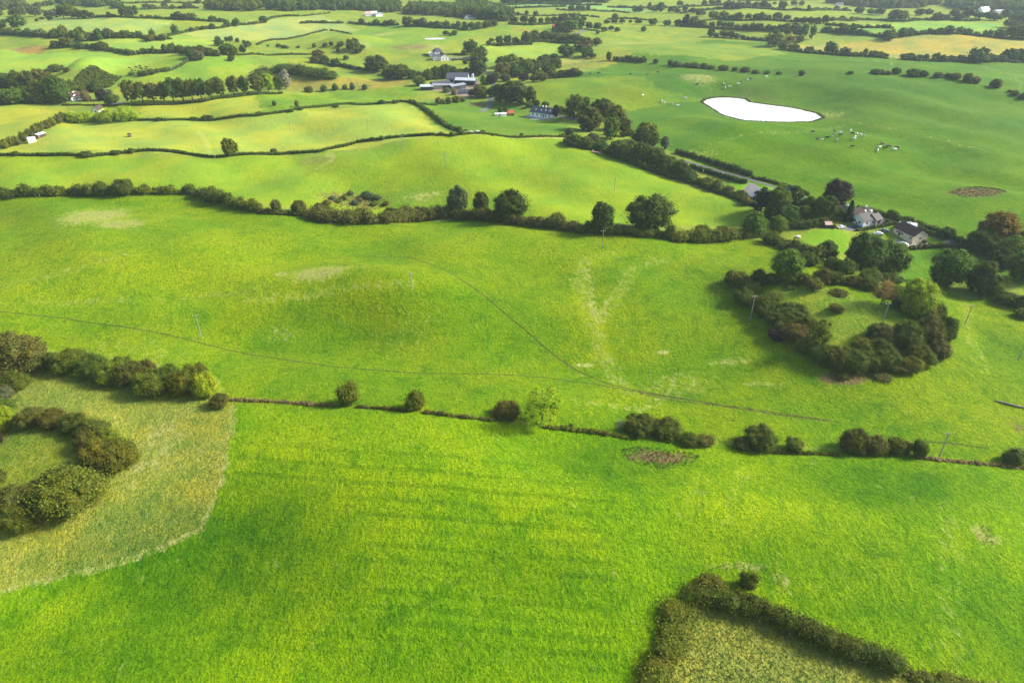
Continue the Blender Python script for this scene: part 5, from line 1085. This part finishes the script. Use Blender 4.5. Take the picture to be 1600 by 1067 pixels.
# ------------------------------------------------------------------ cattle
def cow_mesh():
    J = {'hip': (-.75,0,1.22,.33), 'mid': (0,0,1.12,.40), 'sh': (.62,0,1.2,.34), 'nk': (.98,0,1.28,.21), 'hd': (1.3,0,1.2,.17), 'mz': (1.62,0,1.0,.11), 'rump': (-1.02,0,1.2,.22), 'tail': (-1.16,0,.95,.05), 'tt': (-1.18,0,.5,.05)}
    E = [('hip','mid'),('mid','sh'),('sh','nk'),('nk','hd'),('hd','mz'),('hip','rump'),('rump','tail'),('tail','tt')]
    for s in (-1, 1):
        J.update({f'fe{s}': (.62,.2*s,.78,.14), f'fk{s}': (.64,.21*s,.42,.075), f'ff{s}': (.62,.21*s,.03,.07), f'hs{s}': (-.72,.22*s,.85,.19), f'hh{s}': (-.92,.22*s,.5,.085), f'hf{s}': (-.84,.22*s,.03,.07), f'er{s}': (1.16,.2*s,1.36,.05), f'er2{s}': (1.15,.36*s,1.34,.035)})
        E += [('sh',f'fe{s}'),(f'fe{s}',f'fk{s}'),(f'fk{s}',f'ff{s}'),('hip',f'hs{s}'),(f'hs{s}',f'hh{s}'),(f'hh{s}',f'hf{s}'),('hd',f'er{s}'),(f'er{s}',f'er2{s}')]
    K = list(J); me = bpy.data.meshes.new('cow_skeleton'); me.from_pydata([J[k][:3] for k in K], [(K.index(a), K.index(b)) for a, b in E], [])
    o = bpy.data.objects.new('cow_skeleton', me); COL.objects.link(o)
    m = o.modifiers.new('skin', 'SKIN'); sv = me.skin_vertices[0].data
    for i, k in enumerate(K): sv[i].radius = (J[k][3], J[k][3]); sv[i].use_root = (k == 'mid')
    sb = o.modifiers.new('sub', 'SUBSURF'); sb.levels = 1; sb.render_levels = 1
    dg = bpy.context.evaluated_depsgraph_get(); out = bpy.data.meshes.new_from_object(o.evaluated_get(dg)); bpy.data.objects.remove(o); bpy.data.meshes.remove(me)
    out.name = 'cow'; out.materials.clear()
    cm = NT('cow_hide'); oi = cm.n.new('ShaderNodeObjectInfo')
    va = cm.n.new('ShaderNodeVectorMath'); va.operation = 'ADD'; cm.t.links.new(cm.objco(), va.inputs[0]); cx = cm.n.new('ShaderNodeCombineXYZ'); cm.set(cx.inputs[0], cm.math('MULTIPLY', oi.outputs['Random'], 40.)); cm.t.links.new(cx.outputs[0], va.inputs[1])
    n = cm.noise(va.outputs[0], 1.1, 1, .4); sp = cm.n.new('ShaderNodeSeparateColor'); cm.t.links.new(oi.outputs['Color'], sp.inputs[0])
    k = cm.remap(cm.math('ADD', n, cm.math('SUBTRACT', sp.outputs[0], .5)), .49, .51)
    cm.set(cm.b.inputs['Base Color'], cm.mix(k, cm.mix(sp.outputs[1], (.02, .018, .018), (.20, .09, .04)), (.75, .73, .68))); cm.b.inputs['Roughness'].default_value = .7
    out.materials.append(cm.m)
    for p in out.polygons: p.use_smooth = True; p.material_index = 0
    return out
COW = cow_mesh(); R3 = random.Random(5)
def cows(where, pts, group):
    pts = sorted(pts); cnt = {}
    def desc(w): return {'w': 'white', 'b': 'black', 'm': 'black and white', 'r': 'brown'}[w]
    tot = {}
    for p in pts: tot[p[2]] = tot.get(p[2], 0)+1
    for x, y, w in pts:
        cnt[w] = cnt.get(w, 0)+1; t = f"{desc(w)} cow {where}"
        if tot[w] > 1: t += f", {ORD[cnt[w]-1]} from left"
        o = link('cow', COW, loc=P(x, y)); o.rotation_euler.z = R3.uniform(0, 6.28) if R3.random() < .5 else R3.choice([0, pi])+R3.uniform(-.4, .4)
        k = R3.uniform(1.0, 1.15); o.scale = (k, k, k)
        o.color = {'w': (.85, 0, 0, 1), 'b': (.18, 0, 0, 1), 'm': (.5, 0, 0, 1), 'r': (.2, 1, 0, 1)}[w]; tag(o, t, 'cow', group)
cows('in the herd below the white pond', [(1270,208,'b'),(1277,219,'b'),(1283,221,'m'),(1292,217,'b'),(1300,213,'m'),(1303,207,'b'),(1312,209,'w'),(1313,213,'b'),(1308,221,'m'),(1329,206,'w'),(1331,211,'b'),(1338,211,'m'),(1336,216,'m'),(1334,219,'w'),(1344,213,'w'),(1350,214,'m'),(1331,231,'b'),(1374,232,'w'),(1371,237,'w'),(1378,227,'r'),(1385,231,'b'),(1389,231,'b'),(1397,236,'w'),(1401,233,'b')], 'herd below the pond')
cows('in the pasture left of the white pond', [(1004,151,'w'),(1034,160,'w'),(1037,162,'w'),(1049,164,'m'),(1058,167,'w'),(1071,155,'w'),(922,117,'b'),(935,116,'b'),(943,115,'m'),(985,118,'b'),(1012,119,'m'),(1028,115,'b'),(1090,134,'b'),(1130,133,'m'),(1133,139,'w'),(1140,137,'w'),(1153,133,'w'),(1157,130,'b'),(1169,127,'m'),(1197,122,'w'),(1172,125,'b')], 'cattle left of the pond')
cows('in the far field beyond the furze knoll', [(203,108,'b'),(207,112,'b'),(213,106.5,'b'),(219,105,'b'),(222,110.5,'b'),(229,107,'b'),(212,112,'b'),(220,108,'b'),(228,110,'b')], 'black cattle beyond the furze knoll')
cows('by the low hedge under the bungalow field', [(727,207,'b'),(736,209,'w'),(746,208,'w'),(755,208,'b')], 'cows by the low hedge')
cows('in the roadside paddock', [(1099,269,'w')], None)
# ------------------------------------------------------------------ small things
def car(label, px, py, heading, col):
    root = link('parked_car', None, loc=P(px, py)); root.rotation_euler.z = radians(heading); tag(root, label, 'car')
    prof = [(-2.1,.35),(-2.1,.75),(-1.95,.95),(-1.3,1.0),(-.75,1.42),(.75,1.45),(1.55,1.0),(2.0,.92),(2.1,.7),(2.1,.35)]
    n = len(prof); V = [(x, s*(.86 if z < 1.1 else .68), z) for s in (-1, 1) for x, z in prof]; Fq = [(i, i+n, (i+1) % n+n, (i+1) % n) for i in range(n)]
    me = bpy.data.meshes.new('body'); me.from_pydata(V, [], Fq+[tuple(range(n)), tuple(range(2*n-1, n-1, -1))]); me.materials.append(simple_mat('car_paint', col, .3, var=.03)); link('body', me, root)
    for s in (-1, 1):
        Vw = np.array([(-1.15,s*.80,1.02),(1.35,s*.80,1.02),(.72,s*.715,1.38),(-.7,s*.715,1.38)]); Vw = np.vstack([Vw, Vw-np.array([0, s*.05, 0])]); link('side_window', np_mesh('side_window', Vw, np.array([(0,1,2,3),(4,5,6,7),(0,1,5,4),(1,2,6,5),(2,3,7,6),(3,0,4,7)]), [GLASS]), root)
    for x in (-1.3, 1.3):
        for s in (-1, 1):
            V, q, T = tube([(x, s*.7, .32), (x, s*.9, .32)], [.32, .32], 12); link('wheel', np_mesh('wheel', V, [q, T], [DARK]), root)
    V, Fq = box_vf(1.42, 1.46, -.6, .6, 1.06, 1.3); link('windscreen', np_mesh('windscreen', V+np.array([-.2, 0, 0]), Fq, [GLASS]), root)
car('white car parked in front of the cream bungalow', 1411, 383, 140, (.75, .75, .75))
car('dark blue car parked beside the white walled house', 1339, 357, 160, (.03, .04, .10))
car('silver car parked left of the dark blue car', 1314, 357, 20, (.55, .55, .56))
car('white car parked on the lawn between the two bungalows', 1372, 367, 170, (.75, .75, .75))
car('grey car parked right of the white car between the bungalows', 1382, 362, 150, (.16, .17, .18))
def polytunnel():
    c = P(1417, 357); root = link('polytunnel', None, loc=c); root.rotation_euler.z = radians(-20); tag(root, 'white rounded polytunnel behind the cream bungalow', 'polytunnel')
    m = simple_mat('white_film', (.8, .8, .8), .4, var=.04); t = np.linspace(0, pi, 13); V = np.array([(x, 2.6*cos(a), 2.9*sin(a)) for x in (-3.6, 0, 3.6) for a in t]); k = 13
    Fq = np.array([(i*k+j, i*k+j+1, (i+1)*k+j+1, (i+1)*k+j) for i in range(2) for j in range(k-1)]); link('cover', np_mesh('cover', V, Fq, [m], smooth=True), root)
    for x, s in ((-3.58, 0), (3.58, 1)):
        me = bpy.data.meshes.new('end_panel'); me.from_pydata([(x, 2.58*cos(a), 2.88*sin(a)) for a in t], [], [tuple(range(13))]); me.materials.append(m); link('end_panel', me, root)
polytunnel()
def garden_table():
    root = link('picnic_table', None, loc=P(1247, 371)); root.rotation_euler.z = .5; tag(root, 'white picnic table on the long lawn', 'table')
    sub_box('tabletop', root, FRAME, (-.9, .9, -.45, .45, .72, .78))
    for s in (-1, 1): sub_box('bench', root, FRAME, (-.9, .9, s*.8-.15, s*.8+.15, .42, .47))
    for x in (-.6, .6): sub_box('leg', root, FRAME, (x-.04, x+.04, -.8, .8, -.1, .40)); sub_box('post', root, FRAME, (x-.04, x+.04, -.04, .04, .402, .718))
garden_table()
def trampoline():
    root = link('trampoline', None, loc=P(1249, 321)); tag(root, 'turquoise trampoline half hidden by trees beside the white gable', 'trampoline')
    TQ = simple_mat('turquoise_pad', (.03, .36, .36), .5); t = np.linspace(0, 2*pi, 21)
    V, q, T = tube(np.stack([1.9*np.cos(t), 1.9*np.sin(t), np.full(21, .95)], 1), [.22]*21, 6); link('pad', np_mesh('pad', V, [q], [TQ]), root)
    V = np.vstack([np.stack([1.75*np.cos(t[:-1]), 1.75*np.sin(t[:-1]), np.full(20, .9)], 1), [[0, 0, .85]]]); link('mat', np_mesh('mat', V, np.array([(i, (i+1) % 20, 20) for i in range(20)]), [DARK]), root)
    for k in range(6):
        a = k*pi/3; V, q, T = tube([(1.9*cos(a), 1.9*sin(a), -.1), (1.9*cos(a), 1.9*sin(a), 2.6)], [.05, .05], 5); link('pole', np_mesh('pole', V, [q, T], [TQ]), root)
trampoline()
def trailer():
    a = P(925, 238.5); b = P(940, 242.5); root = link('farm_trailer', None, loc=(a+b)/2); root.rotation_euler.z = math.atan2(b[1]-a[1], b[0]-a[0]); tag(root, 'dark flat farm trailer parked against the roadside hedge', 'trailer')
    L = float(np.hypot(*(b-a)[:2]))*.45
    m = simple_mat('rusty_deck', (.19, .13, .10), .8); sub_box('deck', root, m, (-L, L, -1.2, 1.2, .9, 1.05)); sub_box('tailboard', root, m, (-L, -L+.1, -1.2, 1.2, 1.052, 1.9)); sub_box('drawbar', root, m, (L, L+1.6, -.08, .08, .8, .895))
    for x in (-.9, .5):
        for s in (-1, 1): V, q, T = tube([(x, s*.85, .42), (x, s*1.12, .42)], [.43, .43], 12); link('wheel', np_mesh('wheel', V, [q, T], [DARK]), root)
trailer()
def feeder():
    root = link('cattle_feeder', None, loc=P(203, 214)); tag(root, 'dark covered cattle feeder standing in the pale field', 'feeder')
    V, q, T = tube([(0, 0, 1.7), (0, 0, 2.0), (0, 0, 2.5)], [1.5, 1.45, .25], 14); link('cover', np_mesh('cover', V, [q, T], [DARK]), root)
    V, q, T = tube([(0, 0, 0), (0, 0, .9)], [1.15, 1.15], 14); link('ring', np_mesh('ring', V, [q, T], [simple_mat('feeder_steel', (.12, .14, .15), .5, .4)]), root)
    for k in range(6):
        a = k*pi/3; V, q, T = tube([(1.2*cos(a), 1.2*sin(a), -.1), (1.2*cos(a), 1.2*sin(a), 1.75)], [.06, .06], 5); link('post', np_mesh('post', V, [q, T], [POLE]), root)
feeder()
def hutch():
    root = link('calf_hutch', None, loc=P(1126, 276)); root.rotation_euler.z = -.4; tag(root, 'upright white hutch in the roadside paddock', 'hutch')
    V, Fl = gable_body(1.6, 1.4, 1.6, .5, z0=-.1); link('shell', np_mesh('shell', V, Fl, [WALL['white']]), root); sub_box('opening', root, DARK, (.45, 1.15, -.03, .02, .02, 1.2))
hutch()
def log():
    a = P(1553, 627); b = P(1612, 641); root = link('fallen_log', None, loc=a+np.array([0, 0, .25])); tag(root, 'long bleached fallen log lying in the pasture at the right', 'log'); d = b-a
    pts = [d*t+np.array([0, .15*sin(t*9), .05*sin(t*5)]) for t in np.linspace(0, 1, 9)]; V, q, T = tube(pts, [.14, .2, .27, .3, .33, .32, .34, .36, .34], 8); link('stem', np_mesh('stem', V, [q, T], [BARKG], smooth=True), root)
    for t, e in ((.35, (.3, 1.2, .5)), (.6, (-.3, -1.0, .35)), (.8, (.5, .9, .6))):
        p = d*t; V, q, T = tube([p, p+np.array(e)*.6, p+np.array(e)*1.2], [.12, .08, .03], 6); link('branch', np_mesh('branch', V, [q, T], [BARKG]), root)
log()
def dead_shrub(px, py, h, label):
    R = np.random.default_rng(int(px)); parts = []
    def grow(p, d, L, r, lev):
        e = p+d*L; m = p+d*L*.5+R.normal(size=3)*L*.06; V, q, T = tube([p, m, e], [r, r*.8, r*.55], 5); parts.append((V, [q, T]))
        if lev:
            for k in range(3): grow(e if k else m, nrm(d+R.normal(size=3)*.55+np.array([0, 0, .15])), L*.68, r*.55, lev-1)
    b = P(px, py)
    for k in range(3): grow(np.zeros(3)-np.array([0, 0, .2]), nrm(np.array([R.normal()*.3, R.normal()*.3, 1])), h*.38, .09, 4)
    V, Fl = joinm(parts); tag(link('bare_shrub', np_mesh('bare_shrub', V, Fl, [BARKG]), loc=b), label, 'shrub')
dead_shrub(966, 672, 4.4, 'bare grey leafless shrub on the bank left of the dark bushes')
dead_shrub(1282, 556, 5.0, 'bare grey dead branches standing in the scrub at the ring mound front')
ST = simple_mat('limestone', (.24, .235, .21), .9)
for k, (x, y) in enumerate([(447,516),(452,524),(432,527),(414,531),(445,531)]):
    R = np.random.default_rng(k); V = ICO_V*(.22+.2*R.random())*np.array([1.3, 1, .6])*(1+.18*R.normal(size=(len(ICO_V), 1)))
    tag(link('field_stone', np_mesh('field_stone', V, ICO_F, [ST]), loc=P(x, y)), 'grey field stone in the stony patch of the mid pasture', 'stone', 'stones of the stony patch')
# ------------------------------------------------------------------ long grass and rushes (uncountable)
def tufts(name, label, poly, per_m2, h, cols, nb=5, maxn=26000, q=None):
    w = PL(poly)[:, :2] if q is None else q; R = np.random.default_rng(int(abs(w[0, 0]*7)) % 999)
    ar = 0.5*abs(np.dot(w[:, 0], np.roll(w[:, 1], 1))-np.dot(w[:, 1], np.roll(w[:, 0], 1))); n = int(min(maxn, ar*per_m2))
    out = []; q0 = q
    while q0 is None and sum(map(len, out)) < n:
        q = w.min(0)+R.random((n*2+50, 2))*(w.max(0)-w.min(0)); out.append(q[pip(w, q[:, 0], q[:, 1])])
    q = np.vstack(out)[:n] if q0 is None else q0; z = zat(q[:, 0], q[:, 1])
    c = np.repeat(np.column_stack([q, z]), nb, 0); m = len(c); a = R.random(m)*6.28; lean = .35+.5*R.random(m); hh = h*(.5+.8*R.random(m)); wd_ = h*.22
    wind = np.array([.5, -.35]); t = np.column_stack([np.cos(a), np.sin(a)]); out_d = nrm(np.column_stack([-t[:, 1], t[:, 0]])*.6+wind)
    base = c+np.column_stack([R.normal(size=(m, 2))*h*.35, np.full(m, -.03)])
    V = np.stack([base-np.column_stack([t*wd_, np.zeros(m)]), base+np.column_stack([t*wd_, np.zeros(m)]), base+np.column_stack([out_d*(lean*hh)[:, None], hh])], 1).reshape(-1, 3)
    T = np.arange(3*m).reshape(m, 3); org = V.mean(0)
    mt = NT(name+'_blades'); v = mt.attr('v'); k = mt.noise(mt.pos(), .25, 3, .6); cc = mt.mix(v, cols[0], cols[1]); cc = mt.mix(mt.remap(k, .4, .65), cc, cols[2]); mt.set(mt.b.inputs['Base Color'], cc); mt.b.inputs['Roughness'].default_value = .8; mt.b.inputs['Specular IOR Level'].default_value = .1
    o = link(name, np_mesh(name, V-org, T, [mt.m], {'v': np.repeat(R.random(m), 3)}), loc=org); tag(o, label, None, None, 'stuff'); return o
tufts('long_grass', 'long tussocky straw and green grass in the corner field', [(1098,940),(1195,972),(1290,1015),(1400,1050),(1430,1062),(1600,1110),(1620,1190),(1000,1190),(1020,1075),(1055,1000)], 3.2, .34, ((.18, .23, .05), (.27, .29, .11), (.16, .23, .035)), 4)
tufts('long_grass', 'long pale dry grass sweeping round the left ring mound', [(60,598),(210,625),(330,645),(360,640),(352,730),(316,822),(266,846),(120,890),(0,920),(-60,935),(-60,600)], 2.2, .26, ((.21, .27, .05), (.34, .35, .14), (.18, .25, .03)), 4)
tufts('rushes', 'brown rushes in the patch below the bank', [(965,702),(1000,698),(1060,704),(1095,712),(1080,726),(1030,734),(990,724)], 2.2, .45, ((.17, .12, .05), (.34, .24, .11), (.13, .16, .04)), 4)
tufts('rushes', 'straw coloured tussocks curving round the bush behind the rough field', [(1095,895),(1120,882),(1150,878),(1190,882),(1220,895),(1232,930),(1215,915),(1190,892),(1150,888),(1120,892)], 3.0, .3, ((.30, .32, .10), (.60, .54, .28), (.40, .40, .16)), 5)
tufts('rushes', 'small patch of straw coloured tussocks in the meadow at the right', [(1520,835),(1535,818),(1552,830),(1562,848),(1540,852)], 3.0, .3, ((.30, .32, .10), (.60, .54, .28), (.40, .40, .16)), 5)
tufts('rushes', 'brown rushes in the oval hollow of the right pasture', [(1480,302),(1500,294),(1530,292),(1560,295),(1574,300),(1545,308),(1505,308)], 1.0, .55, ((.14, .10, .05), (.28, .20, .09), (.15, .16, .04)), 4)
tufts('rushes', 'brown rushes in the marshy hollow', [(490,325),(510,312),(545,305),(600,308),(608,320),(570,330),(520,335)], 1.0, .55, ((.15, .11, .05), (.30, .22, .11), (.14, .16, .04)), 4)

for xy, zl in PONDS[:1]:
    Rr = np.random.default_rng(4); n = len(xy); k = Rr.integers(0, n, 1100); f = Rr.random(1100)[:, None]; q = xy[k]*(1-f)+xy[(k+1) % n]*f; q = q+(q-xy.mean(0))*(.006+.035*Rr.random(1100)**2)[:, None]+Rr.normal(size=q.shape)*.5
    tufts('reeds', 'brown green reeds fringing the white pond', None, 1, .8, ((.14, .17, .04), (.26, .22, .10), (.16, .20, .04)), 5, q=q)
